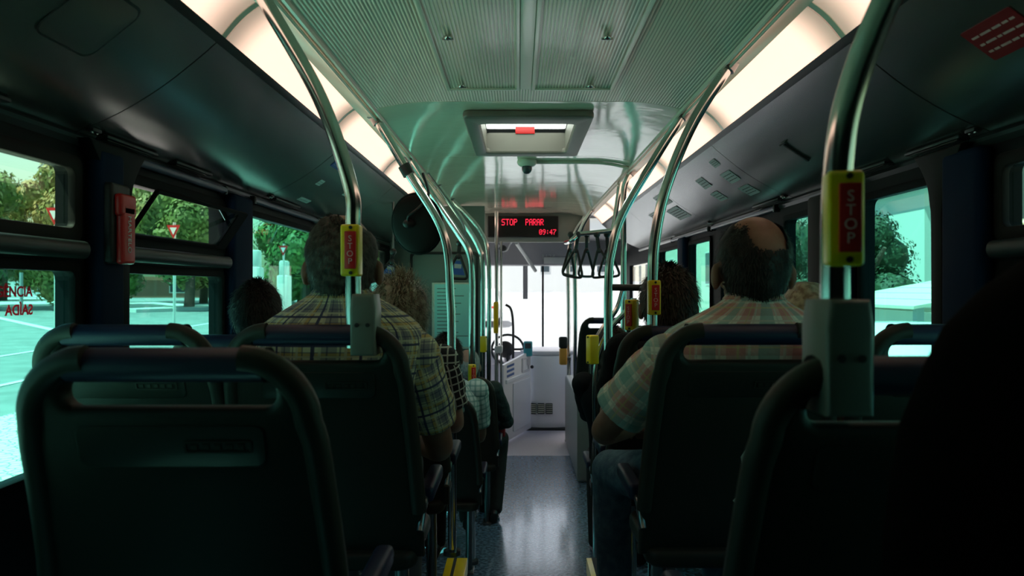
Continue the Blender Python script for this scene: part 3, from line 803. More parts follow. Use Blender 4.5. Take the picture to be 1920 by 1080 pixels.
def armrest(r, side):
    bm = B(); box(bm, (side * .252 - .02, .20, .555), (side * .252 + .02, .47, .60), .012, 3); obj('armrest', bm, 'grip_blue', r)
    bm = B(); tube(bm, [(side * .245, .13, .50), (side * .25, .20, .565), (side * .25, .46, .572)], .010, 10); ell(bm, (side * .252, .478, .575), (.018, .014, .018)); obj('armrest_bar', bm, 'steel_dark', r)

def seat_bracket(r, bx):
    """grey pole clamp box over the top rail, part of the seat"""
    bm = B()
    yb = sy(1.0) - .026
    out = [(-.030, .975), (.030, .975), (.031, 1.09), (.026, 1.125), (-.026, 1.125), (-.031, 1.09)]
    plate(bm, out, [], .092, lambda u, v, w_: Vector((bx + u, yb - .006 + w_, v)), .008, 3)
    b_ = obj('pole_bracket', bm, 'bracket_grey', r)
    for x in (-.013, .013):
        bm = B(); tube(bm, [(bx + x, yb - .009, 1.05), (bx + x, yb + .004, 1.05)], .005, 12); obj('bolt', bm, 'black', b_)

proto = make_seat('')
HI, LOW = .5, 0.
seats = [  # x centre, y of rear face top, base z, armrest side, bracket dx, label
    (-.575, 1.11, HI, 1, None, 'nearest left bus seat with a dark blue grip bar, no one in it'),
    (-.545, 1.83, HI, 1, .125, 'left aisle bus seat with grey pole bracket, the man in yellow plaid sits in it'),
    (-1.020, 1.83, HI, 0, None, 'empty window bus seat beside the man in yellow plaid'),
    (-.545, 2.55, .43, 1, None, 'bus seat of the woman with fluffy blond grey hair'),
    (-1.02, 2.55, .43, 0, None, 'window bus seat of the black haired person by the tall window'),
    (-.50, 4.02, LOW, 1, None, 'low left bus seat of the passenger in green gingham shirt'),
    (-.96, 4.02, LOW, 0, None, 'low left window bus seat beside the green gingham passenger'),
    (-.43, 4.92, LOW, 1, None, 'low left bus seat of the bald passenger in dark jacket'),
    (.505, .97, HI, -1, -.122, 'nearest right bus seat with a large grey pole bracket on its top bar'),
    (.535, 1.85, HI, -1, None, 'right aisle bus seat of the balding man in pink plaid'),
    (1.05, 1.85, HI, 0, None, 'right window bus seat whose blue grip shows beside the dark foreground figure'),
    (.53, 2.55, .46, -1, None, 'right bus seat of the brown haired passenger by the small red bell push'),
    (1.00, 2.50, .38, 0, None, 'right window bus seat of the blond passenger'),
    (.60, 3.85, .10, -1, None, 'right bus seat of the passenger in black top'),
    (1.02, 3.85, .10, 0, None, 'right window bus seat beside the passenger in black top'),
    (.72, 6.42, .335, 0, None, 'dark bus seat mounted on the grey wheel arch box'),
]
first = True
for (x, y, z, arm, br, lab) in seats:
    s_ = copy_tree(proto)
    s_.location = (x, y, z); s_['label'] = lab
    if y > 6:
        for ch in [c_ for c_ in s_.children if c_.name.startswith('leg')]: bpy.data.objects.remove(ch)
    if arm: armrest(s_, arm)
    if br is not None: seat_bracket(s_, br)
def kill(o):
    for ch in list(o.children): kill(ch)
    bpy.data.objects.remove(o)
kill(proto)

# ================================================================ POLES
def rel(x, d, z): return Vector((x + CX, d, z + CZ))
PR = .0192
def pole(pts, d, label, clamp=True, base=None, joints=(), name='grab_pole', group='chrome grab poles', rad=PR):
    P_ = [rel(x, d, z) for x, z in pts]
    o_ = P_[0] if base is None else Vector((P_[0].x, d, base))
    r = empty(name, o_, label, 'grab pole', group)
    bm = B(); tube(bm, [p - o_ for p in P_], rad, 20, n=10); obj('pole_tube', bm, 'steel', r)
    if clamp:
        t_ = P_[-1] - o_; di = (P_[-1] - P_[-2]).normalized()
        bm = B(); tube(bm, [t_ - di * .035, t_ + di * .004], rad * 1.45, 16); box(bm, (t_.x - .035, t_.y - .028, t_.z - .012), (t_.x + .035, t_.y + .028, t_.z + .012), .005)
        obj('ceiling_clamp', bm, 'steel_dark', r)
    for j in joints:
        p = rel(j[0], d, j[1]) - o_; di = Vector(j[2]).normalized()
        bm = B(); tube(bm, [p - di * .025, p + di * .025], rad * 1.5, 14); obj('joint', bm, 'joint', r)
    if base is not None:
        bm = B(); tube(bm, [(0, 0, 0), (0, 0, .02)], .04, 18); obj('floor_flange', bm, 'steel_dark', r)
    return r
# left poles
pole([(-.416, -.15), (-.416, .02), (-.416, .157), (-.424, .26), (-.50, .477), (-.629, .706), (-.675, .785)], 1.875, 'large curved chrome pole rising from the bracket behind the man in yellow plaid')
pole([(-.306, -1.22), (-.306, -.7), (-.308, -.3), (-.314, -.05), (-.347, .25), (-.515, .54), (-.658, .785)], 3.42, 'curved chrome pole crossing in front of the round dark mirror', base=.42, joints=[(-.515, .54, (-.14, 0, .25))])
pole([(-.28, -1.64), (-.28, -.8), (-.28, -.2), (-.281, .08), (-.30, .22), (-.365, .33), (-.52, .56), (-.64, .76), (-.66, .785)], 4.45, 'curved chrome pole with red and yellow bell push, foot flange on the aisle floor', base=0.)
pole([(-.272, -1.64), (-.272, -.6), (-.272, .12), (-.30, .30), (-.42, .5), (-.62, .785)], 5.6, 'slim left grab pole standing just beyond the bald passenger', base=0.)
pole([(-.262, -1.64), (-.262, -.6), (-.262, .2), (-.34, .5), (-.60, .785)], 6.5, 'left grab pole next to the driver cabin wall', base=0.)
# right poles
pole([(.432, -.15), (.432, .05), (.436, .16), (.452, .26), (.502, .392), (.61, .60), (.715, .785)], 1.02, 'thick chrome pole nearest on the right, rising from its grey bracket')
pole([(.468, -1.22), (.468, -.4), (.466, 0), (.474, .167), (.514, .353), (.607, .576), (.742, .79)], 2.6, 'curved chrome right pole beside the brown haired passenger with a small red bell push', base=.42)
pole([(.40, -1.22), (.40, -.5), (.40, 0), (.416, .17), (.468, .339), (.622, .60), (.742, .79)], 3.34, 'curved chrome right pole in front of the hanging straps', base=.42)
pole([(.70, -1.64), (.70, -.6), (.70, .3), (.70, .62), (.72, .72), (.762, .79)], 5.0, 'straight chrome right pole behind the curved ones', base=0.)
pole([(.53, -1.64), (.53, -.3), (.53, .36), (.60, .6), (.72, .79)], 7.98, 'far right chrome pole left of the validator, first of the pair before the windscreen', base=0., rad=.022)
pole([(.555, -1.64), (.555, -.3), (.555, .36), (.62, .6), (.73, .79)], 7.35, 'far right chrome pole just right of the orange validator', base=0., rad=.022)
# rail hoops guarding the right low seats
r = empty('guard_rail', (.36, 4.2, 0), 'chrome hooped guard rail beside the right aisle seats', 'guard rail')
o_ = Vector(r.location)
bm = B(); tube(bm, [p - o_ for p in (Vector((.44, 4.9, 0)), Vector((.44, 4.9, .9)), Vector((.44, 4.9, 1.22)), Vector((.50, 4.9, 1.36)), Vector((.60, 4.9, 1.50)), Vector((.64, 4.9, 1.62)))], .016, 14); obj('hoop', bm, 'steel', r)
bm = B(); tube(bm, [p - o_ for p in (Vector((.36, 3.9, .10)), Vector((.36, 3.9, .8)), Vector((.36, 3.9, 1.2)), Vector((.42, 3.9, 1.40)), Vector((.52, 3.9, 1.52)))], .014, 14); obj('hoop', bm, 'steel', r)
bm = B(); tube(bm, [Vector((.37, 3.4, CZ + .003)) - o_, Vector((.63, 3.4, CZ)) - o_], .015, 12); obj('cross_bar', bm, 'joint', r)
bm = B(); tube(bm, [Vector((.44, 4.9, .85)) - o_, Vector((.37, 3.9, .82)) - o_], .014, 12); obj('lower_bar', bm, 'steel', r)
# small left guard bar
thing_tube('guard_bar', [[(-.33, 4.45, .50), (-.52, 4.45, .50)], [(-.33, 4.45, .535), (-.52, 4.45, .535)], [(-.52, 4.45, 0), (-.52, 4.45, .9)], [(-.33, 4.45, .5), (-.33, 4.45, .535)]], .008, 'steel', 'low double guard bar behind the left floor pole', 'guard bar')

# hanging straps
bar_y = 5.45
thing_tube('strap_bar', [[W(1078, 440, bar_y), W(1150, 432, bar_y)], [W(1082, 441, bar_y), W(1070, 452, bar_y), W(1061, 455, bar_y + .5)], [W(1148, 433, bar_y), W(1152, 415, bar_y), (.70, bar_y, CEIL - .02)]], .017, 'steel', 'short chrome cross bar carrying the hanging hand straps', 'bar')
def strap(top, h, wd, label, tilt=0., ad=None, rot=0.):
    r = empty('hand_strap', top, label, 'hand strap', 'hanging hand straps'); r.rotation_euler = (0, tilt, rot)
    bm = B()
    a = .38 * h
    box(bm, (-.013, -.004, -a), (.013, .004, .02), .002); obj('webbing', bm, 'black', r)
    bm = B(); pts = [Vector((-.012, 0, -a)), Vector((-wd * .45, 0, -h * .82)), Vector((-wd * .5, 0, -h * .96)), Vector((-wd * .3, 0, -h)), Vector((wd * .3, 0, -h)), Vector((wd * .5, 0, -h * .96)), Vector((wd * .45, 0, -h * .82)), Vector((.012, 0, -a))]
    tube(bm, pts, .0095, 10, n=5); obj('handle', bm, 'black', r)
    bm = B(); ell(bm, (0, 0, -a), (.02, .014, .02)); obj('slider', bm, 'joint', r)
    bm = B(); ell(bm, (0, 0, .0), (.024, .024, .024)); obj('mount', bm, 'joint', r)
    if ad:
        bm = B(); plate(bm, [(-wd * .12, -a - .03), (wd * .12, -a - .03), (wd * .40, -h * .9), (-wd * .40, -h * .9)], [], .004, lambda u, v, w_: Vector((u, w_ - .002, v)), .001, 1)
        p_ = obj('advert_card', bm, ad, r)
        bm = B(); box(bm, (-wd * .18, -.004, -h * .72), (wd * .18, -.002, -h * .60), .001); obj('card_print', bm, 'sticker_grey', p_)
for i, (px, dy, tl, rt, lab) in enumerate(((1070, .25, .10, .9, 'left end'), (1084, 0, .16, -.5, 'second from the left end'), (1100, .1, .02, .7, 'middle'), (1119, 0, -.15, -.35, 'second from the right end'), (1138, .05, -.06, .2, 'right end'))):
    strap(W(px, 440, bar_y + dy), .31, .15, f'black triangular hand strap at the {lab} of the front cross bar', tl, None, rt)
strap(W(862, 455, 5.0), .24, .13, 'hand strap with a blue advert card hanging left of the far poles', .08, 'blue_ink', .1)
strap(W(737, 472, 5.3), .18, .13, 'hand strap with a blue and red advert card near the left front windows', .15, 'blue_ink', .2)
thing_tube('strap_bar', [[W(862, 455, 5.0), W(868, 420, 5.0), (-.655, 5.0, CEIL - .02)]], .008, 'steel_dark', 'short dark hanger above the blue advert strap', 'bar')
thing_tube('strap_bar', [[W(737, 472, 5.3), W(737, 440, 5.3), (W(737, 400, 5.3).x, 5.3, 2.27)]], .008, 'steel_dark', 'thin dark hanger near the left wall above the far advert strap', 'bar')

# bell pushes (STOP buttons)
def bell(loc, h, label, rotz=0., simple=False, blank=False):
    r = empty('bell_push', loc, label, 'bell push', 'yellow stop bell pushes'); r.rotation_euler = (0, 0, rotz)
    wd = h * .38; k = h / .122
    bm = B()
    out = rrect(-wd / 2, wd / 2, -h / 2, h / 2, .006 * k, 4)
    # bowed front: thicker in the middle
    plate(bm, out, [], .040 * k, lambda u, v, w_: Vector((u * (1 - .06 * w_ / .04) , .012 * k - w_ - (.006 * k * (1 - (v / (h / 2)) ** 2) if w_ > .02 * k else 0), v)), .005 * k, 3)
    obj('housing', bm, 'yellow', r)
    if not blank:
        bm = B()
        plate(bm, rrect(-wd * .22, wd * .36, -h * .36, h * .36, .002 * k, 2), [], .006 * k, lambda u, v, w_: Vector((u, -.032 * k - w_, v)), .0015 * k, 2)
        b_ = obj('push_plate', bm, 'red', r)
        for q, ch in enumerate('STOP'):
            text('letter', ch, .020 * k, 'letter_pink', b_, basis((wd * .07, -.0385 * k, h * .215 - q * h * .145), (1, 0, 0), (0, 0, 1)), .0004)
    for z in (-h * .435, h * .435):
        bm = B(); tube(bm, [(wd * .07, -.030 * k, z), (wd * .07, -.034 * k, z)], .0042 * k, 10); obj('screw', bm, 'black', r)
bell(rel(-.416, 1.875 - .012, .093), .128, 'yellow and red bell push behind the head of the man in yellow plaid', .0)
bell(rel(.436, 1.02 - .012, .092), .126, 'large yellow and red bell push on the nearest right pole', -.22)
bell(rel(.468, 2.6 - .012, -.033), .120, 'small yellow and red bell push at the shoulder of the man in pink plaid', -.1)
bell(rel(-.28, 4.45 - .012, -.51), .115, 'red and yellow bell push on the left pole above the green gingham passenger', .3)
bell(rel(-.272, 5.6 - .012, -.42), .12, 'all yellow bell push seen on the far left pole', 1.2, blank=True)
bell(rel(.392, 3.9 - .012, -.32), .15, 'all yellow bell push on the right guard rail hoop', -1.2, blank=True)
bell(rel(.445, 2.92, -.105), .12, 'dull yellow bell push half hidden left of the brown haired passenger', -.7)
thing_tube('bell_post', [[rel(.452, 2.94, -1.22), rel(.452, 2.94, -.04)]], .012, 'steel', 'slim post carrying the dull yellow bell push', 'post')

# round mirror
r = empty('round_mirror', W(781, 420, 3.6), 'large round black mirror tilted under the left ceiling edge', 'mirror')
rot = (Matrix.Rotation(radians(-24), 3, 'Z') @ Matrix.Rotation(radians(16), 3, 'Y') @ Matrix.Rotation(radians(100), 3, 'X'))
def dome(R, depth, n=8, seg=40, z0=0.):
    b = B(); prev = None
    for i in range(n + 1):
        a = i / n * pi / 2; rr = R * cos(a); zz = z0 + depth * sin(a)
        if i == n: ring = [b.verts.new(rot @ Vector((0, 0, zz)))]
        else: ring = [b.verts.new(rot @ Vector((rr * cos(2 * pi * k / seg) * .98, rr * sin(2 * pi * k / seg), zz))) for k in range(seg)]
        if prev:
            for k in range(seg):
                if len(ring) == 1: b.faces.new((prev[k], prev[(k + 1) % seg], ring[0]))
                else: b.faces.new((prev[k], prev[(k + 1) % seg], ring[(k + 1) % seg], ring[k]))
        prev = ring
    return b
obj('back_shell', dome(.142, .028), 'mirror_black', r)
bm = B(); tube(bm, [rot @ Vector((.142 * .98 * cos(a), .142 * sin(a), -.004)) for a in [2 * pi * i / 40 for i in range(41)]], .009, 10, n=1, cap=False); obj('rim', bm, 'rubber', r)
bm = dome(.134, -.03, z0=-.006); obj('mirror_face', bm, 'steel', r)
bm = B(); tube(bm, [rot @ Vector((-.02, -.0, .028)), (-.03, -.06, .03), (.02, -.07, .07), (.06, -.02, .14), (.03, .0, .245)], .007, 10); obj('arm', bm, 'black', r)
bm = B(); ell(bm, rot @ Vector((-.02, 0, .035)), (.03, .02, .022)); obj('swivel', bm, 'black', r)

# emergency hammer on the left pillar
r = empty('emergency_hammer', (-1.190, 2.14, 1.823), 'red emergency hammer in its holder on the dark left pillar', 'hammer')
bm = B(); box(bm, (-.025, -.05, -.115), (.012, .05, .115), .010, 3); obj('holder', bm, 'black', r)
bm = B(); box(bm, (.008, -.032, -.115), (.034, .038, .055), .010, 3); box(bm, (.008, -.04, .02), (.034, .044, .085), .010, 3); obj('hammer', bm, 'red', r)
text('holder_text', 'MARTELO', .024, 'white_ink', r, basis((.0355, -.002, -.03), (0, 0, -1), (0, 1, 0)))
# text on the left window glass
r = empty('window_lettering', (-1.262, 1.72, 1.62), 'red emergency exit lettering on the nearest left window', 'lettering')
r2 = text('letters', 'EMERGÊNCIA', .036, 'red_ink', r, basis((.0, .155, .010), (0, 1, 0), (0, 0, 1)), bold=.0008, align='RIGHT')
r2 = text('letters', 'SAÍDA', .036, 'red_ink', r, basis((.001, .155, -.035), (0, 1, 0), (0, 0, 1)) @ Matrix.Diagonal((-1, 1, 1, 1)), bold=.0008, align='LEFT')

# stickers on the coves: laid on the slanting face
def on_cove(s, t, y):   # t 0..1 down the cove from the light
    P_ = cove_prof; L = [0]
    for i in range(1, len(P_)): L.append(L[-1] + sqrt((P_[i][0] - P_[i - 1][0]) ** 2 + (P_[i][1] - P_[i - 1][1]) ** 2))
    d = t * L[-1]
    for i in range(1, len(P_)):
        if L[i] >= d:
            f = (d - L[i - 1]) / (L[i] - L[i - 1]); x = P_[i - 1][0] * (1 - f) + P_[i][0] * f; z = P_[i - 1][1] * (1 - f) + P_[i][1] * f
            dx = P_[i][0] - P_[i - 1][0]; dz = P_[i][1] - P_[i - 1][1]; q = sqrt(dx * dx + dz * dz)
            return Vector((s * x, y, z)), Vector((s * dx / q, 0, dz / q))
def sticker(name, s, t, y, wd, h, m_, ink, label, cat, lines=4, group=None, edge=None):
    """wd along y, h down the slope"""
    p, dn_ = on_cove(s, t, y); nr = Vector((dn_.z * s, 0, -dn_.x * s)); nr = nr if nr.z < 0 else -nr
    r = empty(name, p + nr * .001, label, cat, group)
    bm = B(); plate(bm, rrect(-wd / 2, wd / 2, -h / 2, h / 2, .004, 2), [], .0015, lambda u, v, w_: Vector((0, u, 0)) + dn_ * v + nr * w_); obj('sheet', bm, m_, r)
    bm = B()
    for i in range(lines):
        v = -h * .36 + h * .72 * (i + .5) / lines; x = -wd * .42
        while x < wd * .36:
            l = random.uniform(.01, .03) * (wd / .14)
            plate(bm, [(x, v - h * .03), (min(x + l, wd * .42), v - h * .03), (min(x + l, wd * .42), v + h * .03), (x, v + h * .03)], [], .0006, lambda a, b, c: Vector((0, a, 0)) + dn_ * b + nr * (c + .0015)); x += l + .006
    obj('print', bm, ink, r)
sticker('warning_sticker', 1, .38, 1.62, .17, .10, 'red_sticker', 'letter_pink', 'red warning sticker on the dark right overhead panel', 'sticker', 3)
for i, (t, y, wd, h, lab) in enumerate(((.18, 3.68, .10, .045, 'round cornered, highest of the near row'), (.38, 3.70, .16, .075, 'middle of the near row of three'), (.60, 3.72, .16, .075, 'lowest of the near row'), (.30, 4.10, .14, .075, 'upper of the second row'), (.52, 4.14, .14, .075, 'lower of the second row'))):
    sticker('notice_sticker', 1, t, y, wd, h, 'sticker_grey', 'black', f'grey notice sticker on the right overhead panel, {lab}', 'sticker', 3, 'grey notice stickers on the right overhead panel')
for i, (t, y, wd, h, lab) in enumerate(((.22, 5.1, .30, .10, 'upper wide one'), (.50, 5.15, .34, .12, 'middle wide one'), (.40, 5.75, .22, .10, 'farthest one'))):
    sticker('notice_sticker', 1, t, y, wd, h, 'sticker_grey', 'black', f'large printed notice on the far right overhead panel, {lab}', 'sticker', 4, 'large notices on the far right overhead panel')
sticker('blue_sticker', -1, .22, 3.72, .22, .03, 'blue_ink', 'sticker_grey', 'blue strip sticker high on the left overhead panel', 'sticker', 1)
for (t, y, lab) in ((.45, 3.75, 'near one'), (.42, 4.25, 'far one')):
    sticker('notice_sticker', -1, t, y, .07, .04, 'sticker_grey', 'black', f'small grey sticker on the left overhead panel, {lab}', 'sticker', 2, 'small stickers on the left overhead panel')
sticker('notice_sticker', -1, .72, 3.9, .18, .03, 'sticker_grey', 'black', 'long pale sticker low on the left overhead panel above the man in yellow plaid', 'sticker', 1)

p, dn_ = on_cove(-1, .28, 1.62); nr = Vector((-dn_.z * -1, 0, dn_.x)); nr = nr if nr.z < 0 else -nr
r = empty('speaker_grille', p, 'rounded square speaker grille at the top of the left overhead panel', 'speaker')
bm = B(); plate(bm, rrect(-.10, .10, -.085, .085, .03, 5), [rrect(-.096, .096, -.081, .081, .027, 5)], .003, lambda u, v, w_: Vector((0, u, 0)) + dn_ * v + nr * (w_ + .001)); obj('rim', bm, 'rail_grey', r)
bm = B(); plate(bm, rrect(-.096, .096, -.081, .081, .027, 5), [], .002, lambda u, v, w_: Vector((0, u, 0)) + dn_ * v + nr * (w_ + .001)); obj('mesh_cover', bm, 'cove', r)
p, dn_ = on_cove(1, .45, 2.9); nr = Vector((dn_.z, 0, -dn_.x)); nr = nr if nr.z < 0 else -nr
bm = B(); plate(bm, rrect(-.008, .008, -.06, .06, .004, 3), [], .008, lambda u, v, w_: Vector((0, u, 0)) + dn_ * v + nr * w_, .002, 1); plate(bm, rrect(-.03, .03, -.066, -.058, .003, 3), [], .008, lambda u, v, w_: Vector((0, u, 0)) + dn_ * v + nr * w_, .002, 1)
o = obj('overhead_latch', bm, 'black'); o.location = p; tag(o, 'thin L shaped handle on the right overhead panel', 'handle')

# ================================================================ PEOPLE
def add_uv_loft(bm, rings, uvl, usc, vpos, close=True):
    vr = [[bm.verts.new(p) for p in ring] for ring in rings]
    n = len(rings[0])
    for i in range(len(rings) - 1):
        for k in range(n):
            k2 = (k + 1) % n
            f = bm.faces.new((vr[i][k], vr[i][k2], vr[i + 1][k2], vr[i + 1][k]))
            us = [k / n * usc, (k + 1) / n * usc, (k + 1) / n * usc, k / n * usc]; vv = [vpos[i], vpos[i], vpos[i + 1], vpos[i + 1]]
            for lp, u_, v_ in zip(f.loops, us, vv): lp[uvl].uv = (u_, v_)
    if close:
        for ring in (vr[0][::-1], vr[-1]):
            f = bm.faces.new(ring)
            for lp in f.loops: lp[uvl].uv = (lp.vert.co.x, lp.vert.co.y)

def sring(c, a, b, n=28, e=2.4, tilt=0.):
    out = []
    for k in range(n):
        t = 2 * pi * k / n + pi / 2
        ct, st_ = cos(t), sin(t)
        x = a * abs(ct) ** (2 / e) * (1 if ct >= 0 else -1); y = b * abs(st_) ** (2 / e) * (1 if st_ >= 0 else -1)
        out.append(Vector(c) + Vector((x, y, y * tilt)))
    return out

def sleeve_rings(a, b, ra, rb, n=18, m_=9, bulge=.0, wr=.003, seed=0):
    a = Vector(a); b = Vector(b); T = (b - a).normalized(); u = T.orthogonal().normalized()
    u = (Vector((0, 1, 0)) - T * T.y).normalized(); v = T.cross(u); out = []
    for i in range(m_ + 1):
        t = i / m_; rr = ra * (1 - t) + rb * t + bulge * sin(pi * t)
        ring = []
        for k in range(n):
            an = 2 * pi * k / n
            q = rr + wr * sin(7 * t * 3 + k * .9 + seed) + wr * sin(an * 3 + t * 11 + seed)
            ring.append(a + (b - a) * t + (u * cos(an) + v * sin(an)) * q)
        out.append(ring)
    return out

def remesh(o, vox, it=6):
    m_ = o.modifiers.new('Remesh', 'REMESH'); m_.mode = 'VOXEL'; m_.voxel_size = vox; m_.use_smooth_shade = True
    s_ = o.modifiers.new('Smooth', 'SMOOTH'); s_.iterations = it; s_.factor = .5

def person(label, hip, s, head, shirt, sleeves='short', skin='skin', hair=None, hairkind='short', elbows=None, wrists=None, knees=None, feet=None,
           shoulders=None, trousers='trousers_dark', shoes='shoe', vox=.008, lean=0., broad=1., belly=1., group=None, seed=0, yaw=0., hs=1.1, nk=.11, slv=1.):
    """hip: point on the seat cushion; head: centre of the head; s: body scale"""
    rnd = random.Random(seed)
    hip = Vector(hip); head = Vector(head)
    O = hip.copy()
    L = lambda p: Vector(p) - O
    neck = head + Vector((0, -.012, -nk)) * s               # base of the neck
    spine0 = hip + Vector((0, 0, .08 * s))
    up = neck - spine0; H = up.z
    def sp(t): return spine0 + up * t + Vector((0, -.035 * s * sin(pi * t), 0))
    shz = .86
    sh = shoulders or [sp(shz) + Vector((sd * .185 * s * broad, 0, 0)) for sd in (-1, 1)]
    sh = [Vector(p) for p in sh]
    body = B()
    # torso
    tors = [(-.10, .17, .12), (0, .17, .125), (.2, .155, .115), (.45, .165, .115), (.65, .185, .115), (.8, .185, .10), (.88, .14, .08), (.95, .08, .065), (1.02, .056, .06), (1.14, .052, .058), (1.25, .052, .058)]
    def torso_rings(off, rows, n=28):
        out = []
        for t, a, b in rows:
            c = sp(min(t, 1.0)) + (Vector((0, .0, 0)) if t <= 1 else (head - neck) * (t - 1) * 1.9)
            if t < 0: c = spine0 + Vector((0, 0, t * H))
            a_ = (a * (broad if t > .3 and t < .9 else 1) + off) * s; b_ = (b * (belly if t < .7 else 1) + off) * s
            out.append(sring(L(c), a_, b_, n))
        return out
    uvl = None
    tr = torso_rings(0, tors)
    vr = [[body.verts.new(p) for p in ring] for ring in tr]
    for i in range(len(vr) - 1):
        for k in range(28): body.faces.new((vr[i][k], vr[i][(k + 1) % 28], vr[i + 1][(k + 1) % 28], vr[i + 1][k]))
    body.faces.new(vr[0][::-1]); body.faces.new(vr[-1])
    # head
    Rz = Matrix.Rotation(yaw, 3, 'Z')
    hc = L(head)
    def hp(x, y, z): return hc + Rz @ Vector((x, y, z)) * s * hs
    ell(body, hp(0, -.012, .022), (.076 * s * hs, .094 * s * hs, .096 * s * hs), Rz)      # cranium
    ell(body, hp(0, .022, -.045), (.058 * s * hs, .068 * s * hs, .070 * s * hs), Rz)      # face
    ell(body, hp(0, .052, -.088), (.030 * s * hs, .030 * s * hs, .026 * s * hs), Rz)      # chin
    ell(body, hp(0, .078, .018), (.050 * s * hs, .018 * s * hs, .014 * s * hs), Rz)       # brow
    ell(body, hp(0, .100, -.022), (.011 * s * hs, .020 * s * hs, .022 * s * hs), Rz)      # nose
    ell(body, hp(0, .088, -.058), (.024 * s * hs, .012 * s * hs, .008 * s * hs), Rz)      # lips
    for sd in (-1, 1):
        ell(body, hp(sd * .085, -.004, -.018), (.012 * s * hs, .019 * s * hs, .032 * s * hs), Rz @ Matrix.Rotation(sd * .35, 3, 'Z'))
        ell(body, hp(sd * .038, .068, -.03), (.022 * s * hs, .018 * s * hs, .018 * s * hs), Rz)
    # arms and hands
    elbows = elbows or [sh[0] + Vector((-.05, .05, -.27)) * s, sh[1] + Vector((.05, .05, -.27)) * s]
    elbows = [Vector(e) for e in elbows]
    wrists = wrists or [elbows[0] + Vector((.08, .22, -.04)) * s, elbows[1] + Vector((-.08, .22, -.04)) * s]
    wrists = [Vector(e) for e in wrists]
    for q, sd in enumerate((-1, 1)):
        a, e, w_ = sh[q], elbows[q], wrists[q]
        tube(body, [L(a + (sp(.8) - a) * .3), L(a), L(a.lerp(e, .5)), L(e), L(e.lerp(w_, .3)), L(e.lerp(w_, .7)), L(w_)], [.05 * s, .056 * s, .048 * s, .042 * s, .043 * s, .034 * s, .026 * s], 14, n=4)
        d = (w_ - e).normalized(); side = Vector((sd, 0, 0)); side = (side - d * side.dot(d)).normalized(); nrm = d.cross(side).normalized()
        if nrm.z < 0: nrm = -nrm
        pc = w_ + d * .045 * s
        mt = Matrix((side, d, nrm)).transposed()
        ell(body, L(pc), (.040 * s, .052 * s, .016 * s), mt, 14, 8)
        for fi, (ox, ln) in enumerate(((-.030, .070), (-.010, .080), (.011, .076), (.030, .060))):
            b0 = pc + side * ox * s + d * .035 * s
            tube(body, [L(b0), L(b0 + d * ln * .5 * s + nrm * .002), L(b0 + d * ln * .85 * s - nrm * .016 * s), L(b0 + d * ln * s - nrm * .034 * s)], [.0095 * s, .009 * s, .0085 * s, .0075 * s], 8, n=3)
        tb = pc - side * .030 * s - d * .02 * s
        tube(body, [L(tb), L(tb - side * .022 * s + d * .022 * s), L(tb - side * .026 * s + d * .05 * s - nrm * .01 * s)], [.012 * s, .0105 * s, .009 * s], 8, n=3)
    # legs
    knees = knees or [hip + Vector((-.11, .44, .05)) * s, hip + Vector((.11, .44, .05)) * s]
    knees = [Vector(k) for k in knees]
    feet = feet or [k + Vector((0, .02, -.44)) * s for k in knees]
    feet = [Vector(f_) for f_ in feet]
    tro = B()
    for q, sd in enumerate((-1, 1)):
        h0 = hip + Vector((sd * .085, .02, .085)) * s; k_ = knees[q]; f_ = feet[q]
        for (b_, o) in ((body, 0), (tro, .010)):
            tube(b_, [L(h0), L(h0.lerp(k_, .5)), L(k_)], [(.085 + o) * s, (.076 + o) * s, (.058 + o) * s], 16, n=5)
            tube(b_, [L(k_), L(k_.lerp(f_, .35)), L(k_.lerp(f_, .75 if o == 0 else .9))], [(.058 + o) * s, (.052 + o * 1.4) * s, (.036 + o * 2.2) * s], 16, n=5)
            ell(b_, L(k_), ((.059 + o) * s, (.06 + o) * s, (.06 + o) * s))
        tube(body, [L(k_.lerp(f_, .7)), L(f_ + Vector((0, 0, .05)))], [.036 * s, .03 * s], 12)
    ell(tro, L(hip + Vector((0, 0, .10)) * s), (.185 * s, .145 * s * belly, .12 * s))
    P_ = obj('person', body, skin); P_.location = O
    tag(P_, label, 'person', group); remesh(P_, vox)
    T_ = obj('trousers', tro, trousers, P_); remesh(T_, .012)
    # shoes
    for q in (0, 1):
        f_ = feet[q]; b_ = B()
        rr = [(-.06, .030, .05), (-.04, .036, .062), (0, .037, .06), (.05, .038, .042), (.10, .044, .033), (.15, .042, .028), (.185, .028, .022)]
        rings = []
        for (y, a, hgt) in rr: rings.append([L(f_) + Vector((a * cos(2 * pi * k / 16), y, max(0, hgt * (1 + sin(2 * pi * k / 16)) * .8))) * s for k in range(16)])
        v2 = [[b_.verts.new(p) for p in ring] for ring in rings]
        for i in range(len(v2) - 1):
            for k in range(16): b_.faces.new((v2[i][k], v2[i][(k + 1) % 16], v2[i + 1][(k + 1) % 16], v2[i + 1][k]))
        b_.faces.new(v2[0][::-1]); b_.faces.new(v2[-1])
        obj('shoe', b_, shoes, P_)
    # eyes
    b_ = B()
    for sd in (-1, 1): ell(b_, hp(sd * .031, .079, -.004), (.012 * s * hs,) * 3, None, 12, 8)
    obj('eyes', b_, 'eye', P_)
    # shirt
    b_ = B(); uvl = b_.loops.layers.uv.new('UVMap')
    rows = [(-.06, .19, .145), (.02, .192, .148), (.12, .185, .14), (.3, .18, .13), (.45, .188, .128), (.58, .200, .127), (.70, .212, .122), (.79, .214, .114), (.85, .196, .104), (.90, .165, .094), (.94, .132, .086), (.97, .102, .079), (1.0, .078, .073), (1.035, .068, .070), (1.07, .064, .068)]
    n = 40
    rings = torso_rings(.004, rows, n); vp = [0]
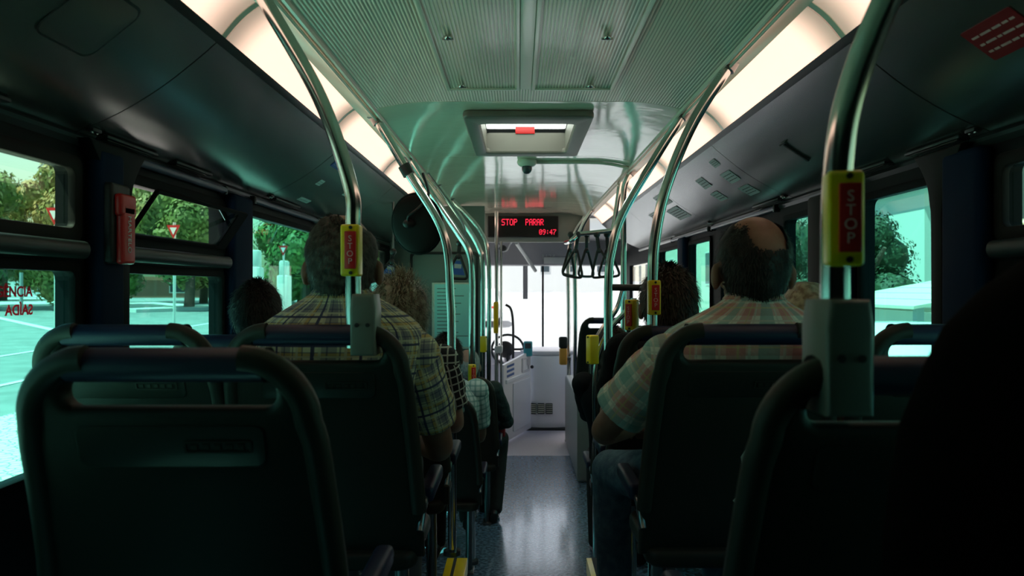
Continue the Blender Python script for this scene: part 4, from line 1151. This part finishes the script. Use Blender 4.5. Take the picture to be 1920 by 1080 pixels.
    for i, ring in enumerate(rings):
        for k, p in enumerate(ring):
            a = 2 * pi * k / n
            wv = .0035 * sin(a * 5 + i * .8 + seed) + .004 * sin(i * 1.7 + a * 2 + seed)
            c = sum(ring, Vector()) / n
            if i < 12: ring[k] = p + (p - c).normalized() * wv
        if i: vp.append(vp[-1] + (rings[i][n // 2] - rings[i - 1][n // 2]).length)
    add_uv_loft(b_, rings, uvl, 1.04 * s * broad, vp)
    for q, sd in enumerate((-1, 1)):
        a, e, w_ = sh[q], elbows[q], wrists[q]
        a0 = a + (sp(.80) - a) * .35
        if sleeves == 'short':
            end = a.lerp(e, .78)
            rg = sleeve_rings(a0, a, .062 * s, .073 * s, 18, 2) [:-1] + sleeve_rings(a, end, .073 * s, .074 * s * slv, 18, 9, .002, .0035, seed + q)
        else:
            rg = sleeve_rings(a0, a, .062 * s, .071 * s, 18, 2)[:-1] + sleeve_rings(a, e, .071 * s, .056 * s, 18, 9, .002, .0035, seed + q)[:-1] + sleeve_rings(e, w_, .056 * s, .036 * s, 18, 8, .0, .003, seed)
            ell(b_, L(e), (.056 * s, .056 * s, .056 * s))
        rg = [[L(p) for p in ring] for ring in rg]; vp = [0]
        for i in range(1, len(rg)): vp.append(vp[-1] + (sum(rg[i], Vector()) / 18 - sum(rg[i - 1], Vector()) / 18).length)
        ell(b_, L(a), (.075 * s, .072 * s, .070 * s))
        add_uv_loft(b_, rg, uvl, .44 * s, vp)
    # ball joints carry uv too: planar
    for f in b_.faces:
        for lp in f.loops:
            if lp[uvl].uv.length < 1e-9: lp[uvl].uv = (lp.vert.co.x, lp.vert.co.z)
    S_ = obj('shirt' if sleeves == 'short' else 'jacket', b_, shirt, P_)
    sm = S_.modifiers.new('Subdivision', 'SUBSURF'); sm.levels = 1; sm.render_levels = 1
    # collar
    if shirt.startswith('plaid') or sleeves == 'long':
        b_ = B(); uvl = b_.loops.layers.uv.new('UVMap')
        rg = torso_rings(.004, [(1.0, .080, .078), (1.05, .073, .076), (1.11, .066, .070), (1.115, .062, .066), (1.05, .066, .068)], 28)
        add_uv_loft(b_, rg, uvl, .42, [0, .03, .06, .063, .09], False); obj('collar', b_, shirt, P_)
    # hair
    if hair:
        b_ = B()
        def inhair(x, y, z):   # in head units: which directions carry hair
            nz = noise.noise(Vector((x, y, z)) * 60); nz = nz * .8 + .7 * noise.noise(Vector((x, y, z)) * 260); dp = sqrt(((x - .010) * 1.15) ** 2 + (y + .075) ** 2 + ((z - .078) * .85) ** 2) + .014 * nz
            if hairkind == 'bald': return dp > .050 and not (y > -.06 and abs(x) < .046 + .01 * nz and z > .06) and y < .03 and z > -.085 and not (abs(x) > .066 and z < -.005 and y > -.02) and (y < .0 or z > -.01)
            if hairkind == 'thin': return sqrt((x - .03) ** 2 + (y - .0) ** 2 + (z - .118) ** 2) + .014 * noise.noise(Vector((x, y, z)) * 55) > .062 and y < .05 and z > -.062 and (y < .0 or z > 0)
            if hairkind == 'short': return y < .062 and z > -.095 and (y < .0 or z > .01)
            return y < .066 and (y < .03 or z > .03)
        th = {'bald': .004, 'thin': .006, 'short': .012, 'long': .024, 'curly': .024}[hairkind]
        u_, v_ = (170, 120) if hairkind in ('bald', 'thin') else (72, 48)
        grid = {}
        for i in range(v_ + 1):
            for j in range(u_):
                th_ = pi * i / v_; ph = 2 * pi * j / u_
                d = Vector((sin(th_) * cos(ph), sin(th_) * sin(ph), cos(th_)))
                p = Vector((.0765 * d.x, -.012 + .0945 * d.y, .022 + .0965 * d.z))
                if d.z < 0:   # nape follows neck
                    p.z = .022 + .118 * d.z
                    p.x = .074 * d.x * (1 if d.z > -.5 else .95); 
                q = p + Vector((d.x, d.y, d.z)) * (th + .003 * noise.noise(p * 40))
                if hairkind in ('long', 'curly'):
                    q += Vector((d.x, d.y, d.z)) * .012 * noise.noise(p * 22 + Vector((seed, 0, 0)))
                grid[i, j] = (p, q)
        vv = {}
        def gv(i, j):
            j %= u_
            if (i, j) not in vv: vv[i, j] = b_.verts.new(hc + Rz @ grid[i, j][1] * s * hs)
            return vv[i, j]
        for i in range(v_):
            for j in range(u_):
                ps = [grid[i, j][0], grid[i + 1, j][0], grid[i + 1, (j + 1) % u_][0], grid[i, (j + 1) % u_][0]]
                c = sum(ps, Vector()) / 4
                if inhair(*c):
                    try: b_.faces.new((gv(i, j), gv(i + 1, j), gv(i + 1, j + 1), gv(i, j + 1)))
                    except ValueError: pass
        # strands
        N = {'bald': 2600, 'thin': 3000, 'short': 3200, 'long': 2600, 'curly': 3600}[hairkind]
        ln = {'bald': .012, 'thin': .014, 'short': .026, 'long': .20, 'curly': .055}[hairkind]
        cnt = 0
        for _ in range(N * 4):
            if cnt >= N: break
            z_ = rnd.uniform(-1, 1); ph = rnd.uniform(0, 2 * pi); rr_ = sqrt(1 - z_ * z_)
            d = Vector((rr_ * cos(ph), rr_ * sin(ph), z_))
            p = Vector((.0765 * d.x, -.012 + .0945 * d.y, .022 + (.0965 if d.z > 0 else .118) * d.z))
            if not inhair(*p) : continue
            cnt += 1
            base = p + d * th * .7
            down = Vector((0, 0, -1)) - d * d.dot(Vector((0, 0, -1)))
            l = ln * rnd.uniform(.6, 1.2)
            sidev = d.cross(Vector((0, 0, 1)));
            if sidev.length < .1: sidev = Vector((1, 0, 0))
            sidev.normalize(); wd = .0011 if hairkind in ('bald', 'thin') else .0022
            if hairkind == 'long':
                pts = []; q = base.copy(); vel = (down.normalized() if down.length > .05 else Vector((rnd.uniform(-1, 1), -.6, 0)).normalized())
                for k in range(9):
                    pts.append(q.copy()); q = q + vel * l / 8
                    e = Vector((q.x / .082, (q.y + .012) / .10, (q.z - .022) / .104))
                    if e.length < 1.18 and q.z > -.02: q = q + Vector((e.x, e.y, e.z)).normalized() * (1.18 - e.length) * .09
                    vel = (vel * .5 + Vector((0, 0, -.6))).normalized()
            elif hairkind == 'curly':
                pts = []; q = base.copy(); ax = rnd.uniform(0, 6)
                for k in range(6):
                    pts.append(q + Vector((cos(ax + k * 1.3), 0, sin(ax + k * 1.3))) * .007)
                    q = q + (down * .8 + d * .30).normalized() * l / 5
            else:
                dirn = (d * .40 + down * .8 + Vector((0, -.7 * max(0, d.z) ** 2, 0)) + Vector((rnd.uniform(-.3, .3), rnd.uniform(-.3, .3), rnd.uniform(-.2, .2)))).normalized()
                pts = [base, base + dirn * l * .6, base + dirn * l + Vector((0, 0, -.1 * l))]
            prev = None
            for k, q in enumerate(pts):
                ww = wd * (1 - k / len(pts) * .8)
                a_ = b_.verts.new(hc + Rz @ (q - sidev * ww) * s * hs); c_ = b_.verts.new(hc + Rz @ (q + sidev * ww) * s * hs)
                if prev: b_.faces.new((prev[0], prev[1], c_, a_))
                prev = (a_, c_)
        me = bpy.data.meshes.new('hair'); b_.to_mesh(me); b_.free()
        link('hair', me, hair, P_)
    return P_

# the man in yellow plaid (left aisle)
person('man in yellow and navy plaid short sleeved shirt with cropped dark hair, seen from behind', (-.545, 2.13, .985), 1.0, (-.528, 2.075, 1.702), 'plaid_yellow', 'short', 'skin', 'hair_grey', 'thin',
       elbows=[(-.86, 2.16, 1.20), (-.272, 2.17, 1.185)], wrists=[(-.70, 2.42, 1.16), (-.37, 2.42, 1.13)], shoulders=[(-.745, 2.06, 1.455), (-.330, 2.06, 1.455)], hs=1.18, nk=.075,
       feet=[(-.66, 2.62, .50), (-.44, 2.62, .50)], broad=1.10, belly=1.1, seed=1, vox=.007, trousers='cloth_grey')
# balding man in pink plaid (right aisle)
person('balding man in pink and green plaid shirt and jeans on the right', (.56, 2.14, .985), 1.0, (.612, 2.085, 1.694), 'plaid_pink', 'short', 'skin', 'hair_dark', 'bald',
       elbows=[(.215, 2.20, 1.225), (.90, 2.16, 1.20)], wrists=[(.33, 2.48, 1.17), (.72, 2.45, 1.16)], shoulders=[(.37, 2.07, 1.445), (.80, 2.07, 1.46)], hs=1.22, nk=.085, slv=1.15,
       knees=[(.275, 2.55, 1.02), (.66, 2.58, 1.04)], feet=[(.30, 2.62, .50), (.66, 2.62, .50)], broad=1.18, belly=1.1, seed=2, vox=.007, trousers='jeans')
person('woman with fluffy blond grey hair and a black and white lattice print top', (-.50, 2.83, .915), .88, (-.488, 2.80, 1.530), 'lattice_print', 'short', 'skin_pale', 'hair_blond_grey', 'curly', hs=1.22, seed=3, vox=.010,
       feet=[(-.60, 3.16, .50), (-.40, 3.16, .50)], knees=[(-.60, 3.18, .96), (-.40, 3.18, .96)], trousers='cloth_black')
person('black haired passenger low beside the tall left window', (-1.0, 2.83, .915), .88, (-1.005, 2.76, 1.545), 'cloth_maroon', 'short', 'skin', 'hair_dark', 'short', seed=4, vox=.012, feet=[(-1.08, 3.16, .50), (-.9, 3.16, .50)], knees=[(-1.08, 3.18, .96), (-.9, 3.18, .96)],
       elbows=[(-1.17, 2.9, 1.12), (-.80, 2.86, 1.12)])
person('brown haired passenger on the right, head just above the plaid shoulder', (.545, 2.83, .945), .93, (.515, 2.78, 1.575), 'cloth_black', 'short', 'skin', 'hair_brown', 'short', hs=1.27, seed=5, vox=.010, feet=[(.46, 3.12, .50), (.64, 3.12, .50)], knees=[(.46, 3.19, .99), (.64, 3.19, .99)])
person('blond passenger with straight long hair behind the big grey pole bracket', (1.0, 2.78, .87), .86, (1.005, 2.72, 1.528), 'cloth_white', 'short', 'skin_pale', 'hair_blond', 'long', seed=6, vox=.012, feet=[(.92, 3.10, .50), (1.06, 3.10, .50)], knees=[(.92, 3.12, .92), (1.06, 3.12, .92)], elbows=[(.81, 2.82, 1.08), (1.15, 2.85, 1.08)])
person('passenger in a black top half hidden by the pink plaid shoulder', (.53, 4.14, .58), .92, (.475, 4.05, 1.30), 'cloth_black', 'short', 'skin', 'hair_brown', 'short', seed=7, vox=.012, elbows=[(.385, 4.18, .87), (.76, 4.16, .87)], feet=[(.44, 4.58, .0), (.60, 4.58, .0)])
person('passenger in a green and white gingham shirt with a dark shiny cap', (-.47, 4.31, .485), .95, (-.456, 4.27, 1.245), 'gingham_green', 'short', 'skin', 'hair_dark', 'short', seed=8, vox=.012, elbows=[(-.72, 4.36, .80), (-.27, 4.36, .78)])
c_ = B(); ell(c_, (0, -.01, .045), (.090, .105, .075)); box(c_, (-.06, .07, .03), (.06, .17, .042), .005)
pp = [o for o in bpy.data.objects if o.name.startswith('person')][-1]
cp = obj('cap', c_, 'cap', pp); cp.location = Vector((-.456, 4.27, 1.245)) - pp.location
person('bald passenger with white side hair in a dark jacket, knees towards the aisle', (-.41, 5.21, .485), .9, (-.392, 5.17, 1.10), 'jacket_dark', 'long', 'skin_pale', 'hair_white', 'bald', seed=9, vox=.012,
       elbows=[(-.66, 5.22, .72), (-.125, 5.26, .70)], wrists=[(-.45, 5.5, .62), (-.22, 5.50, .62)], knees=[(-.36, 5.62, .54), (-.175, 5.56, .52)], feet=[(-.30, 5.50, 0), (-.215, 5.25, 0)], broad=1.08)
r = B(); box(r, (-.215, 5.42, .555), (-.14, 5.60, .70), .012); tag(obj('red_bag', r, 'red'), 'small red bag on the lap of the bald passenger in dark jacket', 'bag')
# dark figure leaning forward, close on the right
person('very dark hooded figure leaning forward, close by on the right', (.60, .30, .93), .92, (.492, .735, 1.530), 'hood_black', 'long', 'hood_black', None, 'long', seed=10, vox=.010,
       shoulders=[(.345, .66, 1.33), (.70, .62, 1.33)], elbows=[(.335, .70, 1.10), (.86, .70, 1.10)], wrists=[(.44, .84, 1.04), (.72, .84, 1.04)], knees=[(.48, .76, .98), (.72, .76, .98)], feet=[(.48, .74, .50), (.72, .74, .50)], trousers='hood_black', broad=1.05)
c_ = B(); vr = [[c_.verts.new(p) for p in sring((.01, -.02 - .06 * max(0, -z), z), a, b, 26, 2.1)] for z, a, b in ((.150, .018, .03), (.138, .045, .06), (.112, .078, .09), (.07, .118, .115), (.026, .140, .125), (-.027, .164, .13), (-.08, .176, .13), (-.14, .186, .13), (-.20, .191, .13), (-.30, .195, .13), (-.42, .195, .13))]
for i in range(len(vr) - 1):
    for k in range(26): c_.faces.new((vr[i][k], vr[i][(k + 1) % 26], vr[i + 1][(k + 1) % 26], vr[i + 1][k]))
c_.faces.new(vr[0]); c_.faces.new(vr[-1]); pp = [o for o in bpy.data.objects if o.name.startswith('person')][-1]
cp = obj('hood', c_, 'hood_black', pp); cp.location = Vector((.492, .735, 1.530)) - pp.location

# ================================================================ OUTSIDE
GS = .018
def gz(x, y): return -.35 + GS * y
bm = B()
vs_ = [bm.verts.new((x, y, gz(x, y))) for x, y in ((-160, -60), (160, -60), (160, 220), (-160, 220))]; bm.faces.new(vs_)
struct('ground', bm, 'asphalt', smooth=False)
bm = B()
for (x0, x1, y0, y1) in ((-7.2, -1.7, -10, 40),):
    q = [bm.verts.new((x, y, gz(x, y) + .03)) for x, y in ((x0, y0), (x1, y0), (x1, y1), (x0, y1))]; bm.faces.new(q)
    q2 = [bm.verts.new((x, y, gz(x, y) - .05)) for x, y in ((x0, y0), (x0, y1))]; bm.faces.new((q[0], q[3], q2[1], q2[0]))
struct('ground_pavement', bm, 'cobble', smooth=False)
def road_line(p, q, wd):
    p = Vector(p); q = Vector(q); n_ = Vector((-(q - p).y, (q - p).x)).normalized() * wd / 2
    b = B(); b.faces.new([b.verts.new((v.x, v.y, gz(v.x, v.y) + .012)) for v in (p - n_, q - n_, q + n_, p + n_)])
    struct('ground_marking', b, 'road_paint', smooth=False)
for (p, q, wd) in (((-9.3, 0), (-9.3, 40), .16), ((-12.6, 0), (-12.6, 40), .16), ((-40, 51), (-16, 26), .3), ((-48, 66), (-20, 36), .35), ((-30, 34), (-13, 17), .22), ((-26, 26), (-12, 12.4), .2), ((-60, 84), (-22, 46), .5), ((-17, 0), (-17, 14), .15)):
    road_line(p, q, wd)
# far kerb islands
for (x, y, a, b_) in ((-33, 50, 9, 3), (-22, 44, 5, 2.2), (-60, 74, 16, 5)):
    bm = B(); q = [(x + (u * cos(-.78) - v * sin(-.78)), y + (u * sin(-.78) + v * cos(-.78))) for u, v in ((-a, -b_), (a, -b_), (a, b_), (-a, b_))]
    lo_ = [bm.verts.new((u, v, gz(u, v))) for u, v in q]; hi_ = [bm.verts.new((u, v, gz(u, v) + .18)) for u, v in q]
    bm.faces.new(hi_)
    for k in range(4): bm.faces.new((lo_[k], lo_[(k + 1) % 4], hi_[(k + 1) % 4], hi_[k]))
    struct('ground_island', bm, 'kerb', smooth=False)

def tree(x, y, h, cr, label, leaf='leaf', n=5200, group='trees beyond the road', seed=0, ls=1.):
    rnd = random.Random(seed + 100)
    z0 = gz(x, y); r = empty('tree', (x, y, z0), label, 'tree', group)
    bm = B(); tube(bm, [(0, 0, -.1), (.1, 0, h * .3), (-.1, .1, h * .62)], [.30, .22, .12], 10)
    for k in range(5):
        a = rnd.uniform(0, 6.28); tube(bm, [(0, 0, h * .38), (cos(a) * cr * .35, sin(a) * cr * .35, h * .55), (cos(a) * cr * .6, sin(a) * cr * .6, h * .68)], [.12, .08, .04], 7, n=3)
    obj('trunk', bm, 'trunk', r)
    bm = B(); blobs = []
    for k in range(15):
        a = rnd.uniform(0, 6.28); q = sqrt(rnd.random()) * cr * .72; zz = h * rnd.uniform(.14, .86)
        blobs.append((Vector((cos(a) * q, sin(a) * q, zz)), cr * rnd.uniform(.32, .52)))
    for c, rad in blobs:
        rr = bmesh.ops.create_icosphere(bm, subdivisions=2, radius=rad * .82)
        for v in rr['verts']: v.co = v.co * (1 + .25 * noise.noise(v.co * 1.3 + c)) + c
    for k in range(n):
        c, rad = blobs[k % len(blobs)]
        d = Vector((rnd.gauss(0, 1), rnd.gauss(0, 1), rnd.gauss(0, 1))).normalized()
        p = c + d * rad * rnd.uniform(.8, 1.12)
        u = Vector((rnd.gauss(0, 1), rnd.gauss(0, 1), rnd.gauss(0, 1))).normalized(); v_ = d.cross(u).normalized(); u = v_.cross(d + Vector((rnd.uniform(-.5, .5), 0, rnd.uniform(-.5, .5)))).normalized()
        sz = rnd.uniform(.10, .22) * ls
        bm.faces.new([bm.verts.new(p + u * sz), bm.verts.new(p + v_ * sz * .6), bm.verts.new(p - u * sz), bm.verts.new(p - v_ * sz * .6)])
    me = bpy.data.meshes.new('crown'); bm.to_mesh(me); bm.free(); link('crown', me, leaf, r, smooth=False)
    return r
tl = [(-31.5, 42, 8.0, 3.1, 'leaf', 'green leafy tree in the near row, seen in the nearest left hopper window'), (-25, 42, 8.6, 3.1, 'leaf_yellow', 'yellowish tree in the near row left of the open hopper window'),
      (-18.6, 42, 8.4, 3.1, 'leaf', 'green tree in the near row filling the open hopper window'), (-12, 42, 8.8, 3.1, 'leaf', 'green tree in the near row seen in the tall fixed left window'),
      (-36, 52, 10.2, 3.3, 'leaf_yellow', 'yellow green tree at the far left end of the back row'), (-29, 52, 10.6, 3.3, 'leaf', 'tall green tree second from the left in the back row'), (-22, 52, 10.2, 3.3, 'leaf_yellow', 'tall yellowish tree in the middle of the back row'),
      (-15.2, 52, 10.6, 3.3, 'leaf', 'tall green tree fourth in the back row behind the road'), (-8.6, 52, 10.4, 3.3, 'leaf', 'green tree at the right end of the back row behind the road')]
for i, (x, y, h, cr, lf, lab) in enumerate(tl):
    tree(x, y, h, cr, lab, lf, 9000, seed=i, ls=.95)
# low brick building behind the road
def building(name, lo, hi, m_, label, wins=(), roof=None, group=None):
    lo = Vector(lo); hi = Vector(hi); o_ = Vector(((lo.x + hi.x) / 2, (lo.y + hi.y) / 2, lo.z))
    r = empty(name, o_, label, 'building', group)
    bm = B(); box(bm, lo - o_, hi - o_); obj('walls', bm, m_, r, smooth=False)
    bm = B(); box(bm, (lo.x - o_.x - .25, lo.y - o_.y - .25, hi.z - o_.z), (hi.x - o_.x + .25, hi.y - o_.y + .25, hi.z - o_.z + .3)); obj('roof', bm, roof or m_, r, smooth=False)
    for (face, a, z, wd, h) in wins:
        bm = B()
        if face == 'x': box(bm, (lo.x - .04 - o_.x, a - o_.y, z), (lo.x + .05 - o_.x, a + wd - o_.y, z + h))
        elif face == 'X': box(bm, (hi.x - .05 - o_.x, a - o_.y, z), (hi.x + .04 - o_.x, a + wd - o_.y, z + h))
        else: box(bm, (a - o_.x, lo.y - .04 - o_.y, z), (a + wd - o_.x, lo.y + .05 - o_.y, z + h))
        f_ = obj('window', bm, 'building_white', r, smooth=False)
        bm = B(); g_ = .08
        if face == 'x': box(bm, (lo.x - .05 - o_.x, a + g_ - o_.y, z + g_), (lo.x - .03 - o_.x, a + wd - g_ - o_.y, z + h - g_))
        elif face == 'X': box(bm, (hi.x + .03 - o_.x, a + g_ - o_.y, z + g_), (hi.x + .05 - o_.x, a + wd - g_ - o_.y, z + h - g_))
        else: box(bm, (a + g_ - o_.x, lo.y - .05 - o_.y, z + g_), (a + wd - g_ - o_.x, lo.y - .03 - o_.y, z + h - g_))
        obj('pane', bm, 'window_dark', f_, smooth=False)
    return r
building('low_building', (-36, 64, gz(0, 64) - .5), (-22, 70, gz(0, 64) + 1.5), 'brick', 'low brown brick building behind the trees on the left', [('y', -30, .9, 2.2, .9)], 'roof_tile')
# yield signs on posts
for (px, py, d, lab) in ((105, 402, 15, 'seen in the nearest left hopper window'), (327, 432, 19, 'seen in the open hopper window'), (532, 468, 26, 'seen in the tall left window')):
    p = W(px, py, d); z0 = gz(0, d)
    r = empty('road_sign', (p.x, d, z0), f'red and white triangular road sign, {lab}', 'road sign', 'triangular road signs by the road')
    hz = p.z - z0
    bm = B(); tube(bm, [(0, 0, 0), (0, 0, hz + .2)], .035, 10); obj('post', bm, 'kerb', r)
    for (k, m_, o) in ((.21, 'red', .05), (.11, 'white_ink', .06)):
        bm = B(); plate(bm, [(-k, k * .62), (0, -k * 1.05), (k, k * .62)], [], .012, lambda u, v, w_: Vector((u * .8, -o - w_, hz + v))); obj('plate', bm, m_, r, smooth=False)
# bollards, fence posts
for i, (px, py, d) in enumerate(((113, 575, 46), (121, 575, 46.5), (40, 580, 40))):
    p = W(px, 540, d); z0 = gz(0, d)
    bm = B(); tube(bm, [(0, 0, 0), (0, 0, 2.1)], .09, 10); o = obj('bollard', bm, 'post_grey'); o.location = (p.x, d, z0); tag(o, f'dark slim post on the far pavement, {["left of the close pair", "right of the close pair", "alone at the left edge"][i]}', 'post', 'posts on the far pavement')
# white figures/pillars behind tall left window
for i, (px, d, h, wd) in enumerate(((480, 34, 3.1, .55), (533, 33, 2.6, .5))):
    p = W(px, 540, d); z0 = gz(0, d)
    bm = B(); box(bm, (-wd / 2, -.3, 0), (wd / 2, .3, h * .75), .06); box(bm, (-wd * .35, -.25, h * .72), (wd * .35, .25, h), .08)
    o = obj('stone_pillar', bm, 'building_white'); o.location = (p.x, d, z0); tag(o, f'white stone pillar outside the tall left window, {["broad left one", "narrow right one"][i]}', 'pillar', 'white pillars outside')

# right side street
building('corner_building', (10.66, 19.7, gz(0, 20) - .5), (19, 27, 4.3), 'building_white', 'tall white corner building outside the right window', [('x', 22, 2.5, 1.2, 1.6), ('x', 24.4, 2.5, 1.2, 1.6)])
building('cream_building', (9.7, 5, gz(0, 8) - .5), (15, 15.3, 7.5), 'building_cream', 'cream building nearest outside the right side windows', [('x', a, z, .9, 1.4) for a in (6, 8, 10, 12, 13.6) for z in (1.6, 3.6)])
building('terrace_building', (9.5, 32, gz(0, 35) - .5), (18, 62, 9.5), 'building_cream', 'long pale terrace further along the right side of the street', [('x', a, z, 1.1, 1.7) for a in range(34, 62, 3) for z in (2.0, 5.2)] + [('y', 11 + 2.4 * k, 3, 1, 1.6) for k in range(3)], 'roof_tile')
tree(7.95, 17.7, 3.8, 1.5, 'dark green tree in front of the white corner building', 'leaf_dark', 11000, seed=30, ls=.28)
tree(7.9, 22.5, 4.0, 1.6, 'dark green tree further back on the right pavement', 'leaf_dark', 7000, seed=31, ls=.34)
# market shed with slanting board roof
r = empty('market_shed', (7.6, 13.0, gz(0, 13)), 'pale shed with a slanting striped roof outside the right window', 'shed')
bm = B(); box(bm, (-.9, -.6, 0), (1.8, 2.6, 1.35)); obj('walls', bm, 'building_white', r, smooth=False)
bm = B()
for i in range(6):
    x = -1.4 + i * .55
    plate(bm, [(x, 0), (x + .50, 0), (x + .50, 3.9), (x, 3.9)], [], .05, lambda u, v, w_: Vector((u, -1.2 + v, 1.42 + .18 * (u + 1.4) + w_)))
obj('roof', bm, 'building_cream', r, smooth=False)
for x in (-1.3, 1.7):
    bm = B(); box(bm, (x, -1.1, 0), (x + .12, -.98, 1.45 + .18 * (x + 1.4))); obj('post', bm, 'post_grey', r, smooth=False)
# cars
def car(loc, rz, m_, label):
    r = empty('parked_car', loc, label, 'car', 'parked cars'); r.rotation_euler = (0, 0, rz)
    side = [(-2.0, .30), (2.0, .30), (2.08, .62), (1.95, .80), (1.1, .92), (.55, 1.38), (-.9, 1.42), (-1.55, 1.0), (-2.02, .88), (-2.08, .5)]
    bm = B(); plate(bm, side, [], 1.66, lambda u, v, w_: Vector(((w_ - .83) * (1 - .12 * max(0, v - .9) / .5), u, v)), .07, 3); obj('body', bm, m_, r)
    bm = B(); plate(bm, [(.98, .95), (.52, 1.33), (-.86, 1.36), (-1.35, 1.0)], [], 1.67, lambda u, v, w_: Vector(((w_ - .835) * (1 - .12 * max(0, v - .9) / .5), u, v))); obj('side_windows', bm, 'window_dark', r)
    for (x, y) in ((-.78, 1.25), (.78, 1.25), (-.78, -1.3), (.78, -1.3)):
        bm = B(); tube(bm, [(x - .09, y, .31), (x + .09, y, .31)], .31, 22); w_ = obj('wheel', bm, 'black', r)
        bm = B(); tube(bm, [(x - .10, y, .31), (x + .10, y, .31)], .17, 16); obj('hubcap', bm, 'steel', w_)
    bm = B()
    for x in (-.62, .62): ell(bm, (x, -2.0, .72), (.14, .06, .08))
    obj('tail_light', bm, 'lens_red', r)
car((4.4, 9.4, gz(0, 9.4)), .03, 'car_white', 'white car parked outside the right window')
car((3.1, 3.9, gz(0, 3.9)), .0, 'car_blue', 'blue car close to the right side of the bus')
# straight ahead
car((-1.6, 30, gz(0, 30)), .0, 'car_white', 'white car ahead seen through the windscreen')
building('street_end_building', (-6.5, 90, 0), (14, 98, 10), 'building_white', 'hazy white building at the end of the street ahead', [('y', 2.5 + 3.4 * k, z, 1.2, 1.6) for k in range(3) for z in (3.5,)])
